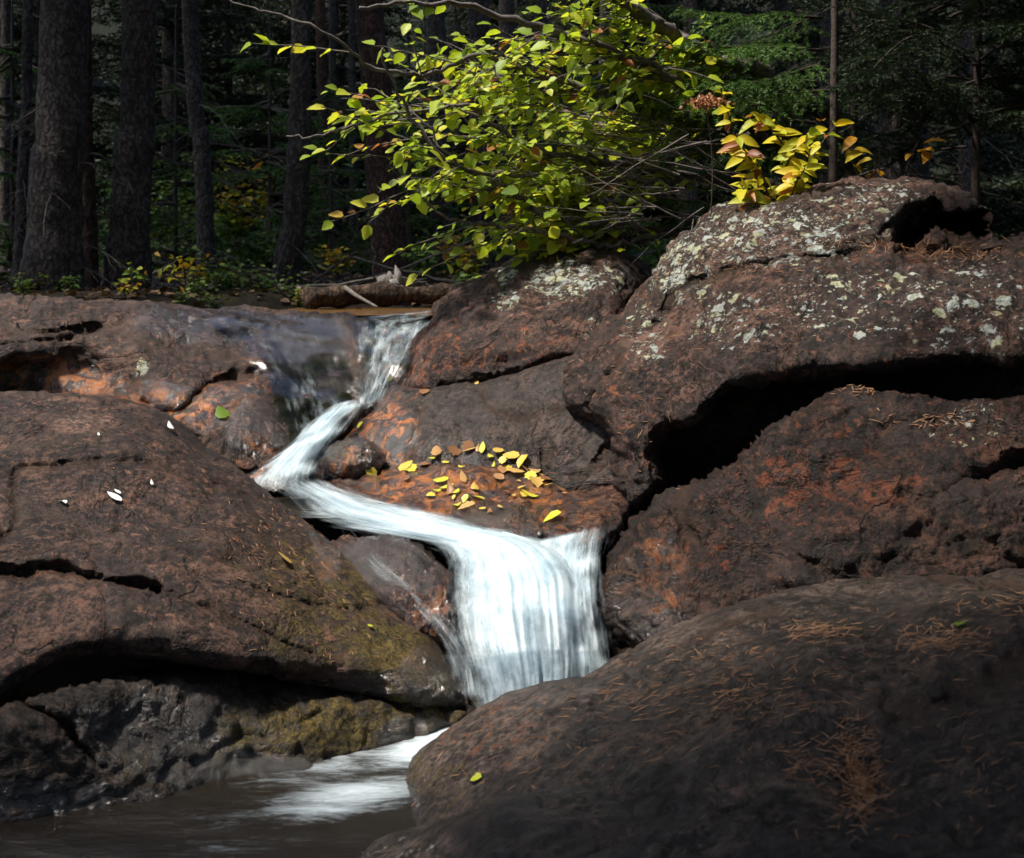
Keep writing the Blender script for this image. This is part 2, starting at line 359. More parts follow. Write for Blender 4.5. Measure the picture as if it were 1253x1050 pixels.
M_TWIG = plain('twig bark', (.055, .045, .04), (.17, .15, .14), 60)
M_DTWIG = plain('dark twig bark', (.03, .022, .018), (.075, .055, .045), 60)
M_DEAD = plain('dead twig', (.06, .052, .045), (.16, .14, .12), 60)
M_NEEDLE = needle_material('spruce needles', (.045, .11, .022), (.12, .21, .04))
M_NEEDLE_SHADE = needle_material('shade darkened spruce needles', (.008, .019, .006), (.020, .038, .010))  # greens far darker than real needles, painting in the forest shade
ALD = [(.0, (.17, .29, .03)), (.45, (.42, .54, .05)), (.75, (.66, .66, .08)), (.9, (.55, .40, .06)), (.95, (.42, .17, .05)), (1., (.30, .10, .04))]
M_ALDER = leaf_material('alder leaves', ALD, .55)
M_YLEAF = leaf_material('autumn leaves', [(0, (.34, .42, .035)), (.4, (.62, .55, .03)), (.8, (.66, .40, .02)), (.92, (.35, .12, .04)), (1, (.22, .07, .04))], .45)
M_FALLEN = leaf_material('fallen leaves', [(0, (.40, .44, .03)), (.3, (.54, .40, .06)), (.6, (.44, .27, .10)), (.85, (.26, .13, .05)), (1, (.14, .06, .03))], .15)
M_PALE = leaf_material('pale leaf', [(0, (.75, .78, .76)), (1, (.75, .78, .76))], .1)
M_HERB = leaf_material('undergrowth leaves', [(0, (.05, .11, .018)), (.6, (.17, .25, .03)), (.85, (.46, .40, .03)), (1, (.5, .25, .025))], .4)
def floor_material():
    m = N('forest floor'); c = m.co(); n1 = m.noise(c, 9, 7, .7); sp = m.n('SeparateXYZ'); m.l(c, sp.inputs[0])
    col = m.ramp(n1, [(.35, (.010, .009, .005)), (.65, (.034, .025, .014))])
    col = m.mix(m.ss(sp.outputs[1], 9, 16), col, m.mix(n1, (.004, .006, .003), (.010, .014, .006)))  # hillside soil darkened with distance to paint in forest shade
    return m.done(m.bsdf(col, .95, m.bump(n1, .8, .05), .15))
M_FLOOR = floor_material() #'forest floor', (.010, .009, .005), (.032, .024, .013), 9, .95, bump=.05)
M_ORANGE = plain('dry needles', (.17, .075, .035), (.42, .24, .13), 30)
M_FALL = silk_material('falling water'); M_VEIL = silk_material('thin water veil', True)
M_POOL = pool_material('pool water', (.022, .0165, .010), .18); M_UPOOL = pool_material('upper pool water', (.16, .08, .018), .08)

# ------------------------------------------------------------------ rocks
BVH = {}
def rock(name, outline, depth, mat, label, step=4.2, R=60, r=.12, thick=.5, amp=.014, cracks=(), maps=None, seed=0, group=None, steps=.008, cat='boulder', rk=.5):
    ol = cr_closed(outline, step * 1.1); D = tps(depth)
    lo, hi = ol.min(0), ol.max(0)
    gx, gy = np.meshgrid(np.arange(lo[0], hi[0], step), np.arange(lo[1], hi[1], step * .87))
    gx[1::2] += step / 2
    q = np.stack([gx.ravel(), gy.ravel()], 1); q = q + np.random.default_rng(seed).uniform(-.18, .18, q.shape) * step
    q = q[inside(q, ol)]; d = seg_dist(q, ol, True); k = d > step * .6; q, d = q[k], d[k]
    nb = len(ol); allq = np.vstack([ol, q]); d = np.concatenate([np.zeros(nb), d])
    res = delaunay_2d_cdt([Vector(v) for v in allq], [], [list(range(nb))], 1, 1e-5)
    v2 = np.array([list(v) for v in res[0]]); tri = np.array([f for f in res[2] if len(f) == 3])
    if len(v2) != len(allq) or np.abs(v2[:nb] - allq[:nb]).max() > 1e-3:
        d = seg_dist(v2, ol, True); d[d < 1e-3] = 0
    rim = d <= 1e-6
    t = np.clip(d / R, 0, 1); w = np.sqrt(np.clip(1 - (1 - t) ** 2, 0, 1))
    Y0 = D(v2); crack = np.zeros(len(v2))
    yf = Y0 + r * (1 - w)
    for line, wd, dep in cracks:
        cd = seg_dist(v2, cr(line, len(line) * 6)) + 3.0 * fbm(np.c_[v2 / 18., np.zeros(len(v2))], 1, 3, 5)
        e = np.exp(-(np.clip(cd, 0, None) / (wd * np.clip(1 + 1.2 * fbm(np.c_[v2 / 45., np.ones(len(v2))], 1, 2, 6), .35, 2))) ** 1.5); yf = yf + dep * e * (d > 1) ; crack = np.maximum(crack, e)
    yb = Y0 + r + thick * w
    n = len(v2); bi = np.full(n, -1); inner = np.where(~rim)[0]; bi[rim] = np.where(rim)[0]; bi[inner] = n + np.arange(len(inner))
    V = np.vstack([Pv(np.c_[v2, yf]), Pv(np.c_[v2[inner], yb[inner]])])
    # orient
    a, b, c = V[tri[:, 0]], V[tri[:, 1]], V[tri[:, 2]]
    if np.cross(b - a, c - a)[:, 1].mean() > 0: tri = tri[:, ::-1]
    Fc = np.vstack([tri, bi[tri][:, ::-1]])
    def normals():
        fn = np.cross(V[Fc[:, 1]] - V[Fc[:, 0]], V[Fc[:, 2]] - V[Fc[:, 0]]); vn = np.zeros_like(V)
        for j in range(3): np.add.at(vn, Fc[:, j], fn)
        return vn / (np.linalg.norm(vn, axis=1)[:, None] + 1e-12)
    nr = normals(); s = seed
    big = fbm(V, 2.2, 2, s); n1 = fbm(V, 6, 4, s + 1); n2 = fbm(V, 26, 4, s + 2, .6); rg = 1 - np.abs(fbm(V * [1, 1, 1.8], 4, 3, s + 3)) * 2
    tt = fbm(V * [1, 1, 2.2], 3.2, 3, s + 4) * 5; ter = (np.floor(tt) + sm(.36, .64, tt - np.floor(tt))) / 5; tt2 = fbm(V * [1, 1, 1.6], 9, 3, s + 8) * 4; ter = 1.5 * ter + .35 * (np.floor(tt2) + sm(.3, .7, tt2 - np.floor(tt2))) / 4
    n3 = fbm(V, 60, 3, s + 6, .6); disp = amp * (1.3 * big + .85 * n1 + rk * n2 + .3 * rk * n3) - amp * .9 * np.clip(rg - .82, 0, 1) * 4 + steps * ter
    V = V + nr * disp[:, None]
    attrs = {}
    full = np.vstack([v2, v2[inner]])
    for k in ('rust', 'lichen', 'wet', 'moss', 'pale'):
        a_ = np.zeros(len(full))
        for b_ in (maps or {}).get(k, ()):
            x, y, rx, ry, st = b_
            e = 1 - sm(.45, 1.1, np.sqrt(((full[:, 0] - x) / rx) ** 2 + ((full[:, 1] - y) / ry) ** 2) + .18 * fbm(V, 7, 3, 9)); a_ = np.maximum(a_, e * st)
        attrs[k] = a_
    attrs['crack'] = np.concatenate([crack, crack[inner] * 0])
    BVH[label] = BVHTree.FromPolygons([Vector(x) for x in V], Fc.tolist())
    return mk(name, V, [Fc], mat, attrs=attrs, label=label, cat=cat, group=group)
def hit(px, py, only=None):
    """where the sight line through a photo pixel meets the rocks"""
    o = Vector((0, 0, CZ)); dr = Vector(P(px, py, 1.)) - o; dr.normalize(); best = None
    for k, b in BVH.items():
        if only and only not in k: continue
        h = b.ray_cast(o, dr)
        if h[0] is not None and (best is None or h[3] < best[2]): best = (h[0], h[1], h[3])
    return best

L_A = 'broad brown ledge behind at the left with a film of water on its right side'
rock('boulder', [(-180, 358), (0, 362), (90, 365), (200, 372), (320, 378), (400, 386), (440, 392), (480, 391), (515, 384), (560, 378), (575, 410), (545, 450), (505, 490), (455, 520), (400, 560), (350, 590), (290, 590), (250, 560), (180, 520), (60, 520), (-180, 520)],
     [(-180, 362, 4.25), (0, 366, 4.45), (200, 376, 4.62), (330, 382, 4.68), (400, 388, 4.7), (480, 394, 4.66), (550, 384, 4.7), (60, 400, 4.2), (180, 412, 4.2), (300, 410, 4.42), (400, 415, 4.46), (480, 425, 4.42), (210, 470, 3.95), (300, 490, 3.92), (360, 470, 4.12), (430, 470, 4.2), (300, 540, 3.72), (400, 520, 3.98), (350, 570, 3.75), (470, 480, 4.2), (-100, 430, 3.9), (20, 425, 4.0), (20, 470, 4.12), (110, 470, 4.1), (-100, 500, 3.9), (530, 430, 4.4)],
     M_FAR, L_A, R=26, r=.16, thick=.5, seed=1, amp=.016, steps=.014, rk=.25,
     cracks=[([(-20, 392), (40, 405), (90, 402), (135, 395)], 6, .05), ([(-40, 428), (30, 420), (90, 412), (150, 395)], 5, .04), ([(-30, 458), (60, 448), (110, 452), (160, 470)], 14, .06), ([(175, 492), (215, 505), (260, 470), (310, 455)], 7, .08), ([(140, 405), (200, 430), (290, 435)], 3, .012)],
     maps={'wet': [(150, 495, 200, 32, 1), (390, 440, 90, 75, 1), (470, 440, 90, 80, 1), (330, 520, 80, 50, .9), (60, 470, 130, 45, .9), (250, 395, 120, 30, .55), (270, 500, 70, 40, .8)], 'rust': [(50, 460, 150, 44, 1), (200, 505, 120, 30, .9), (290, 470, 70, 35, .8), (260, 435, 40, 14, .7), (300, 560, 60, 25, .9), (480, 430, 60, 50, .55)], 'lichen': [(172, 448, 12, 17, 1.7)]})
L_B = 'huge brown boulder filling the left foreground above a dark split'
rock('boulder', [(-190, 470), (-90, 472), (0, 476), (70, 478), (150, 488), (205, 508), (255, 545), (300, 575), (345, 612), (400, 655), (455, 702), (510, 752), (550, 800), (578, 850), (575, 872), (520, 868), (455, 850), (380, 838), (300, 826), (225, 812), (150, 805), (100, 808), (50, 830), (0, 862), (-90, 880), (-190, 890)],
     [(-190, 500, 3.05), (0, 490, 3.15), (150, 500, 3.2), (250, 560, 3.15), (340, 620, 3.08), (450, 710, 2.88), (540, 800, 2.7), (570, 860, 2.6), (0, 600, 2.72), (150, 600, 2.8), (280, 640, 2.82), (0, 720, 2.42), (150, 720, 2.45), (300, 740, 2.55), (420, 770, 2.64), (100, 800, 2.28), (250, 800, 2.36), (400, 820, 2.48), (0, 850, 2.18), (-190, 700, 2.4), (-190, 860, 2.1)],
     M_FAR, L_B, R=46, r=.13, thick=.55, seed=2, amp=.008, steps=.004, rk=.25,
     cracks=[([(-30, 690), (20, 700), (60, 695), (110, 705), (190, 720)], 5, .06), ([(190, 720), (260, 745), (330, 780), (380, 800)], 4, .02), ([(0, 660), (20, 640), (20, 575), (60, 568), (170, 565), (220, 580)], 4, .022), ([(170, 565), (240, 590), (330, 610)], 3, .014), ([(290, 715), (360, 738), (430, 745), (470, 735)], 3.5, .018), ([(310, 815), (380, 832), (460, 835)], 9, .03)],
     maps={'rust': [(330, 680, 130, 90, .55), (430, 760, 120, 80, .55), (80, 700, 60, 14, .8)], 'moss': [(400, 740, 140, 120, .7), (500, 810, 100, 80, .95), (330, 690, 90, 70, .4)], 'pale': [(100, 515, 60, 14, .5), (200, 780, 120, 18, .35)], 'wet': [(545, 830, 70, 70, .9), (400, 670, 30, 60, .6), (450, 835, 130, 20, .55)], 'lichen': [(100, 515, 45, 16, .35)]})
L_C = 'low wet rock under the dark split at the left bank of the lower pool'
rock('boulder', [(-190, 850), (-60, 858), (0, 862), (70, 842), (150, 822), (230, 816), (300, 828), (380, 842), (450, 852), (540, 850), (588, 868), (596, 892), (560, 912), (480, 940), (380, 975), (250, 1010), (120, 1035), (0, 1060), (-190, 1090)],
     [(-190, 870, 2.14), (0, 875, 2.18), (60, 860, 2.22), (200, 835, 2.36), (300, 850, 2.42), (430, 870, 2.5), (570, 880, 2.6), (0, 940, 2.16), (150, 930, 2.25), (300, 930, 2.36), (420, 915, 2.46), (520, 900, 2.55), (0, 1000, 2.14), (200, 975, 2.24), (380, 945, 2.36), (-190, 1020, 2.05), (0, 1050, 2.12), (300, 990, 2.32)],
     M_DARK, L_C, R=30, r=.08, thick=.5, seed=3, amp=.013,
     cracks=[([(30, 865), (70, 880), (100, 915), (125, 940)], 4, .03)],
     maps={'moss': [(380, 890, 150, 55, .9), (520, 885, 90, 35, .7), (200, 940, 180, 50, .45)], 'wet': [(60, 985, 200, 40, .9), (330, 950, 190, 35, .9), (520, 900, 90, 30, .8), (200, 900, 240, 90, .45)], 'lichen': [(40, 955, 90, 26, .32), (190, 890, 60, 30, .25)]})
L_D = 'largest boulder, pale lichen over its top, overhanging a black gap at the right'
rock('boulder', [(1420, 300), (1330, 292), (1240, 294), (1214, 290), (1205, 262), (1182, 236), (1130, 226), (1060, 223), (1000, 229), (940, 240), (885, 254), (840, 280), (805, 318), (778, 355), (756, 382), (724, 400), (705, 425), (690, 455), (697, 490), (715, 512), (742, 530), (748, 570), (750, 610), (764, 632), (790, 622), (812, 590), (806, 552), (818, 528), (850, 524), (872, 500), (905, 476), (960, 462), (1040, 456), (1150, 450), (1253, 446), (1420, 440)],
     [(1060, 232, 3.85), (1180, 245, 3.75), (930, 250, 3.9), (840, 290, 3.95), (780, 365, 3.85), (1080, 290, 3.5), (960, 300, 3.55), (870, 340, 3.55), (1253, 310, 3.3), (1420, 310, 3.2), (1253, 380, 3.02), (1080, 380, 3.12), (950, 390, 3.2), (850, 400, 3.38), (770, 430, 3.5), (710, 470, 3.55), (900, 450, 3.12), (1050, 440, 3.0), (1253, 430, 2.9), (820, 490, 3.25), (770, 540, 3.25), (770, 610, 3.25), (1420, 430, 2.8)],
     M_LICH, L_D, R=26, r=.13, thick=.75, seed=4, amp=.016, steps=.016, step=4,
     cracks=[([(795, 395), (830, 350), (870, 335), (920, 325), (1000, 315), (1090, 300)], 4.5, .05), ([(1120, 284), (1150, 272), (1180, 276), (1200, 284)], 16, .5), ([(1100, 302), (1150, 306), (1253, 312)], 5, .04), ([(720, 500), (735, 470), (760, 440)], 4, .03), ([(1010, 300), (1050, 298), (1100, 297)], 4, .03), ([(1138, 318), (1142, 340)], 5, .04)],
     maps={'lichen': [(950, 290, 150, 60, .82), (830, 330, 60, 60, .82), (1080, 260, 110, 45, .7), (900, 390, 110, 50, .62), (1050, 370, 190, 60, .55), (1200, 370, 120, 80, .55), (790, 400, 40, 60, .6), (1200, 420, 140, 40, .45)], 'rust': [(760, 470, 70, 80, .7), (800, 400, 60, 70, .55), (950, 420, 200, 60, .45), (730, 540, 60, 70, .6), (1100, 310, 130, 22, .8)], 'moss': [(1150, 305, 70, 16, .5), (870, 332, 60, 12, .6)]})
L_D2 = 'dark rock at the back of the black gap under the overhanging boulder'
rock('boulder', [(700, 520), (760, 430), (900, 400), (1420, 380), (1420, 700), (1000, 700), (800, 690), (720, 640)],
     [(720, 520, 3.75), (900, 480, 3.8), (1253, 450, 3.7), (800, 620, 3.55), (1000, 600, 3.7), (1300, 600, 3.6), (740, 620, 3.55)], M_DARK, L_D2, step=8, R=40, r=.1, seed=5, thick=.6)
L_E = 'red stained boulder below the black gap to the right of the main fall'
rock('boulder', [(741, 700), (746, 668), (762, 640), (790, 612), (838, 588), (880, 566), (925, 530), (975, 497), (1035, 472), (1090, 474), (1160, 480), (1253, 482), (1420, 480), (1420, 760), (1250, 770), (1050, 780), (900, 800), (820, 840), (770, 850), (752, 790)],
     [(750, 690, 2.85), (790, 625, 2.93), (840, 600, 2.92), (900, 560, 2.92), (960, 522, 2.91), (1040, 480, 2.92), (1160, 492, 2.84), (1250, 490, 2.78), (1420, 490, 2.7), (800, 700, 2.72), (900, 660, 2.74), (1000, 590, 2.76), (1120, 560, 2.74), (1253, 590, 2.62), (1253, 560, 2.66), (1000, 690, 2.62), (1150, 680, 2.6), (850, 770, 2.6), (770, 780, 2.7), (1420, 700, 2.5), (960, 780, 2.55)],
     M_RED, L_E, R=24, r=.09, thick=.5, seed=6, amp=.018, steps=.02,
     cracks=[([(845, 592), (830, 620), (845, 660)], 5, .03), ([(1253, 565), (1200, 585), (1160, 605)], 8, .07), ([(980, 680), (1010, 700), (1030, 720)], 6, .02)],
     maps={'rust': [(960, 600, 90, 60, 1.0), (1060, 590, 110, 70, .9), (1010, 520, 70, 50, .7), (830, 680, 110, 90, .7), (1150, 560, 100, 60, .5)], 'wet': [(790, 720, 80, 110, .5), (1000, 700, 140, 50, .3)], 'lichen': [(1190, 520, 60, 40, .5)]})
L_F1 = 'rounded rear shoulder of rock beside the foot of the red stained boulder'
rock('boulder', [(700, 850), (735, 818), (775, 792), (830, 762), (900, 735), (980, 716), (1070, 700), (1180, 696), (1260, 690), (1420, 676), (1420, 900), (1100, 930), (800, 930)],
     [(740, 822, 2.4), (830, 768, 2.46), (900, 742, 2.5), (1070, 708, 2.5), (1253, 698, 2.4), (900, 800, 2.2), (1050, 770, 2.22), (1200, 750, 2.15), (900, 880, 2.1), (1200, 880, 2.0), (1420, 700, 2.3), (1420, 880, 1.9)],
     M_DARK, L_F1, R=46, r=.12, thick=.4, seed=8, amp=.010, steps=.004, rk=.2, cracks=[([(760, 812), (830, 790), (900, 760), (950, 752)], 4, .02), ([(1140, 700), (1165, 705), (1253, 712)], 4, .03)], maps={'rust': [(800, 790, 80, 30, .5)], 'pale': [(830, 780, 90, 26, .6), (1000, 720, 150, 14, .35)]})
L_F2 = 'wide dark foreground boulder scattered with dry orange needles at the lower right'
rock('boulder', [(478, 1010), (484, 975), (505, 938), (545, 900), (590, 868), (640, 842), (690, 828), (740, 820), (830, 800), (930, 775), (1050, 748), (1150, 735), (1280, 735), (1420, 740), (1420, 1130), (1000, 1130), (600, 1120), (480, 1060)],
     [(490, 985, 2.2), (545, 910, 2.3), (640, 852, 2.32), (740, 830, 2.28), (930, 790, 2.12), (1100, 756, 2.12), (1253, 745, 1.95), (560, 960, 2.12), (700, 900, 2.08), (850, 880, 1.92), (1000, 850, 1.85), (1150, 820, 1.78), (1253, 850, 1.6), (700, 1000, 1.8), (850, 1000, 1.62), (1000, 960, 1.62), (1060, 950, 1.64), (1150, 960, 1.52), (1253, 980, 1.4), (700, 1060, 1.6), (1000, 1070, 1.4), (1253, 1070, 1.3), (1420, 1000, 1.25), (1420, 780, 1.7), (520, 1060, 2.0)],
     M_DARK, L_F2, R=52, r=.12, thick=.4, seed=9, amp=.010, steps=.004, rk=.2,
     cracks=[([(1040, 930), (1055, 960), (1070, 980)], 14, .025), ([(1253, 800), (1180, 850), (1100, 870)], 22, .04)],
     maps={'pale': [(600, 895, 100, 55, .8), (560, 940, 60, 40, .7), (900, 800, 200, 20, .3), (700, 850, 90, 20, .5)], 'rust': [(600, 890, 110, 60, .8)], 'moss': [(530, 960, 60, 50, .5)], 'wet': [(495, 990, 30, 40, .8)]})  # pale and rust on the left flank also paint in its lit shoulder
L_F3 = 'low dark rock at the very front edge of the pool'
rock('boulder', [(395, 1075), (430, 1042), (485, 1018), (560, 985), (640, 960), (720, 956), (800, 985), (840, 1060), (800, 1150), (420, 1150)],
     [(420, 1060, 1.95), (490, 1025, 1.95), (640, 968, 1.86), (720, 965, 1.82), (600, 1040, 1.66), (750, 1040, 1.6), (600, 1130, 1.5), (420, 1130, 1.8)],
     M_DARK, L_F3, R=36, r=.08, thick=.3, seed=10, amp=.008, steps=.004, rk=.25, maps={'lichen': [(500, 1040, 90, 26, .4), (640, 1030, 60, 20, .25)], 'wet': [(430, 1060, 40, 30, .7)], 'pale': [(500, 1040, 100, 26, .6), (640, 1035, 80, 24, .35)]})
L_G1 = 'rounded brown boulder with pale patches to the right of the upper fall'
rock('boulder', [(490, 470), (497, 430), (512, 400), (532, 372), (566, 343), (610, 322), (655, 310), (710, 304), (760, 306), (790, 322), (800, 350), (795, 400), (780, 450), (720, 490), (640, 500), (560, 505), (505, 500)],
     [(500, 450, 4.25), (520, 400, 4.4), (570, 350, 4.5), (650, 318, 4.6), (740, 312, 4.55), (600, 380, 4.2), (680, 370, 4.15), (748, 360, 4.15), (785, 345, 4.5), (790, 390, 4.35), (560, 430, 4.08), (650, 430, 4.0), (720, 430, 3.92), (600, 480, 3.98), (700, 480, 3.85), (780, 420, 3.95), (520, 480, 4.1)],
     M_LICH, L_G1, R=40, r=.14, thick=.6, seed=11, amp=.016, steps=.014,
     cracks=[([(505, 480), (580, 470), (640, 455), (700, 435)], 5, .05)],
     maps={'lichen': [(690, 345, 60, 34, 1.0), (620, 372, 22, 26, .95), (620, 335, 18, 14, 1.), (745, 340, 26, 30, .7), (725, 400, 30, 22, .55)], 'rust': [(530, 430, 70, 60, .9), (650, 430, 130, 40, .75), (600, 360, 70, 50, .3)]})
L_G2 = 'smooth grey sloping slab in the middle above the leaf strewn rock'
rock('boulder', [(418, 560), (428, 528), (450, 498), (478, 470), (520, 478), (570, 474), (620, 462), (690, 440), (740, 450), (760, 520), (765, 590), (740, 600), (680, 610), (560, 600), (470, 600)],
     [(430, 545, 3.88), (470, 485, 4.0), (520, 490, 3.92), (600, 480, 3.88), (690, 455, 3.75), (740, 500, 3.6), (500, 530, 3.74), (600, 530, 3.66), (680, 520, 3.58), (750, 570, 3.42), (660, 580, 3.5), (560, 580, 3.6), (470, 570, 3.72)],
     M_SLAB, L_G2, R=26, r=.08, thick=.5, seed=12, amp=.012, steps=.010, rk=.25,
     cracks=[([(520, 480), (512, 520), (500, 560)], 4, .02), ([(590, 470), (600, 500), (640, 510), (700, 490)], 4, .015), ([(668, 545), (668, 575)], 4, .02), ([(690, 582), (720, 575), (745, 545)], 3, .02)],
     maps={'wet': [(460, 530, 70, 60, .9), (560, 560, 90, 40, .45)], 'rust': [(470, 530, 60, 60, 1.), (500, 480, 50, 20, .8), (720, 560, 40, 40, .4)]})
L_H = 'low wet orange rock strewn with yellow leaves in mid stream'
rock('boulder', [(372, 592), (420, 584), (470, 573), (520, 560), (565, 548), (620, 554), (670, 572), (720, 582), (752, 590), (764, 625), (752, 650), (720, 672), (670, 690), (600, 690), (500, 660), (430, 640), (385, 615)],
     [(385, 598, 3.58), (470, 582, 3.62), (565, 558, 3.68), (670, 582, 3.52), (750, 600, 3.32), (420, 625, 3.34), (500, 620, 3.32), (580, 600, 3.36), (680, 620, 3.2), (740, 645, 3.08), (560, 640, 3.16), (640, 660, 3.04), (720, 665, 3.0), (500, 650, 3.16)],
     M_WET, L_H, R=22, r=.06, thick=.35, seed=13, amp=.014, steps=.016,
     cracks=[([(600, 620), (660, 615), (730, 610)], 6, .03), ([(655, 640), (662, 665)], 5, .04)],
     maps={'wet': [(560, 620, 220, 80, 1.)], 'rust': [(570, 605, 150, 40, .9), (700, 620, 70, 40, .7)], 'moss': [(600, 640, 70, 22, .4)]})
L_H2 = 'small rounded stone at the brink of the main fall'
rock('boulder', [(540, 640), (556, 624), (590, 616), (630, 620), (656, 636), (662, 656), (640, 672), (590, 672), (552, 660)],
     [(560, 645, 3.12), (600, 630, 3.1), (645, 645, 3.06), (600, 660, 3.04)], M_WET, L_H2, R=20, r=.08, thick=.2, seed=14, amp=.012, step=3.4, maps={'wet': [(600, 645, 90, 50, 1)], 'moss': [(600, 640, 70, 30, .6)]}, cat='rock')
L_I = 'wet brown cobble wedged beside the narrow chute'
rock('boulder', [(388, 578), (394, 556), (410, 542), (436, 538), (456, 548), (468, 562), (462, 580), (440, 592), (400, 594)],
     [(400, 575, 3.66), (430, 560, 3.62), (455, 570, 3.66), (430, 582, 3.6)], M_WET, L_I, R=22, r=.10, thick=.15, seed=15, amp=.012, step=3, maps={'wet': [(430, 570, 60, 40, .9)], 'moss': [(430, 560, 40, 30, .6)], 'rust': [(410, 565, 30, 30, .8)]}, cat='rock')
L_J = 'small wet stone in the stream beside the big left boulder'
rock('boulder', [(404, 668), (420, 654), (460, 651), (500, 660), (528, 680), (556, 706), (562, 750), (556, 800), (520, 790), (470, 750), (425, 705)],
     [(420, 668, 3.04), (470, 662, 3.0), (520, 690, 2.92), (550, 740, 2.84), (480, 720, 2.86), (550, 790, 2.76), (440, 700, 2.94)], M_WET, L_J, R=26, r=.08, thick=.3, seed=16, amp=.011, step=3.4, maps={'wet': [(490, 710, 120, 90, 1)], 'moss': [(500, 670, 40, 24, .5)], 'rust': [(530, 750, 40, 50, .5)]}, cat='rock')
L_K = 'low dark wet stone at the foot of the left ledge'
rock('boulder', [(268, 560), (300, 545), (345, 552), (368, 575), (352, 604), (300, 606), (262, 590)],
     [(290, 565, 3.72), (340, 565, 3.7), (320, 590, 3.64)], M_WET, L_K, R=20, r=.06, thick=.2, seed=17, amp=.012, step=4, maps={'wet': [(320, 575, 70, 40, 1)], 'rust': [(300, 575, 50, 30, .8)]}, cat='rock')

# ------------------------------------------------------------------ ground
def ground_z(x, y):
    xc = np.interp(y, [2, 3, 4.4, 6], [-.2, -.1, -.45, -.4])
    bed = np.interp(y, [-8, 2.3, 2.7, 3.1, 3.7, 4.4, 4.8, 6], [-.5, -.35, -.25, -.05, .05, .2, .6, .66])
    side = np.interp(y, [-8, 3.4, 4.6, 6], [.25, .3, .72, .87])
    d = np.abs(x - xc); z = bed + (side - bed) * sm(1.2, 2.6, d) * (y < 4.6) + (side - bed) * sm(.75, 1.3, d) * (y >= 4.6)
    fl = .87 + .030 * np.clip(y - 6, 0, None) + .42 * np.clip(y - 24, 0, None)
    z = z + (fl - z) * sm(5.7, 6.3, y)
    return z + .10 * sm(2, 8, d) * fbm(np.c_[x, y, 0 * x], .7, 3, 2) + .025 * fbm(np.c_[x, y, 0 * x], 4, 3, 3) + 1.5 * sm(22, 50, y) * fbm(np.c_[x, y, 0 * x], .09, 3, 5) + .3 * np.clip(np.abs(x) - 9, 0, 30) * sm(4, 10, np.abs(x))
ax = np.concatenate([np.linspace(-60, -8, 27)[:-1], np.linspace(-8, 8, 161), np.linspace(8, 60, 27)[1:]])
ay = np.concatenate([np.linspace(-14, 2, 20)[:-1], np.linspace(2, 16, 150), np.linspace(16, 90, 60)[1:]])
gx, gy = np.meshgrid(ax, ay); gv = np.c_[gx.ravel(), gy.ravel(), ground_z(gx.ravel(), gy.ravel())]
nx, ny = len(ax), len(ay); ii, jj = np.meshgrid(np.arange(nx - 1), np.arange(ny - 1)); b0 = (jj * nx + ii).ravel()
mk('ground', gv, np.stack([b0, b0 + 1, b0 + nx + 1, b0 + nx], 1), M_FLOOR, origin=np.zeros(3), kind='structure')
def gz(x, y): return float(ground_z(np.array([float(x)]), np.array([float(y)]))[0])

# ------------------------------------------------------------------ water
def sheet(name, L, Rr, dens, mat, nu=60, nv=120, off=0., bulge=0., vlen=None, on=None, lift=.012, amp=.006, seed=0, edge=.16, **kw):
    n = len(L); l = cr(L, nv); r_ = cr(Rr, nv)
    u = np.linspace(0, 1, nu); v = np.linspace(0, 1, nv)
    pix = l[:, None] * (1 - u)[None, :, None] + r_[:, None] * u[None, :, None]
    U, Vv = np.meshgrid(u, v); q = pix.reshape(-1, pix.shape[2])
    if on:
        out = []
        last = 4.2
        for px, py in q[:, :2]:
            h = hit(px, py, on); last = h[0].y if h else last
            out.append(last)
        yy = np.array(out).reshape(nv, nu)
        for _ in range(8): yy[1:-1, 1:-1] = .25 * (yy[:-2, 1:-1] + yy[2:, 1:-1] + yy[1:-1, :-2] + yy[1:-1, 2:])
        V = Pv(np.c_[q[:, :2], yy.ravel() - lift])
    else:
        V = Pv(q)
    bl = np.interp(v, np.linspace(0, 1, len(np.atleast_1d(bulge))) if np.ndim(bulge) else [0, 1], bulge if np.ndim(bulge) else [bulge] * 2)
    bz = (np.sin(math.pi * U) ** .8 * bl[:, None]).ravel()
    V = V + np.c_[0 * bz, -bz, .55 * bz]
    st = fbm(np.c_[U.ravel() * 9, Vv.ravel() * 1.6, 0 * bz], 1, 3, seed) + .5 * fbm(np.c_[U.ravel() * 30, Vv.ravel() * 2, 0 * bz], 1, 2, seed + 1)
    V = V + np.c_[0 * bz, -amp * st, .5 * amp * st]
    dv = np.interp(v, np.linspace(0, 1, len(dens)), dens)[:, None]
    en = edge * (1 + .7 * fbm(np.c_[U.ravel() * 2, Vv.ravel() * 5, 0 * bz], 1, 2, seed + 3).reshape(nv, nu))
    e = sm(0, 1, np.clip(np.minimum(U, 1 - U) / np.clip(en, .03, 1), 0, 1)) * sm(0, .05, Vv) * sm(0, .06, 1 - Vv)
    ln = np.linalg.norm(np.diff(V.reshape(nv, nu, 3)[:, nu // 2], axis=0), axis=1).sum()
    i, j = np.meshgrid(np.arange(nu - 1), np.arange(nv - 1)); b = (j * nu + i).ravel()
    return mk(name, V, np.stack([b, b + nu, b + nu + 1, b + 1], 1), mat, attrs={'dens': (dv * e).ravel()}, uv=np.c_[U.ravel() + off, Vv.ravel() * ln * 2.2 + off * 3], kind='structure', **kw)
sheet('water_film', [(240, 374), (232, 392), (270, 425), (310, 470), (338, 520), (352, 556)], [(440, 391), (440, 410), (438, 440), (436, 470), (434, 492), (412, 522)], [.10, .10, .12, .18, .30, .5], M_VEIL, on='brown ledge', lift=.012, edge=.5, seed=4, amp=.003)
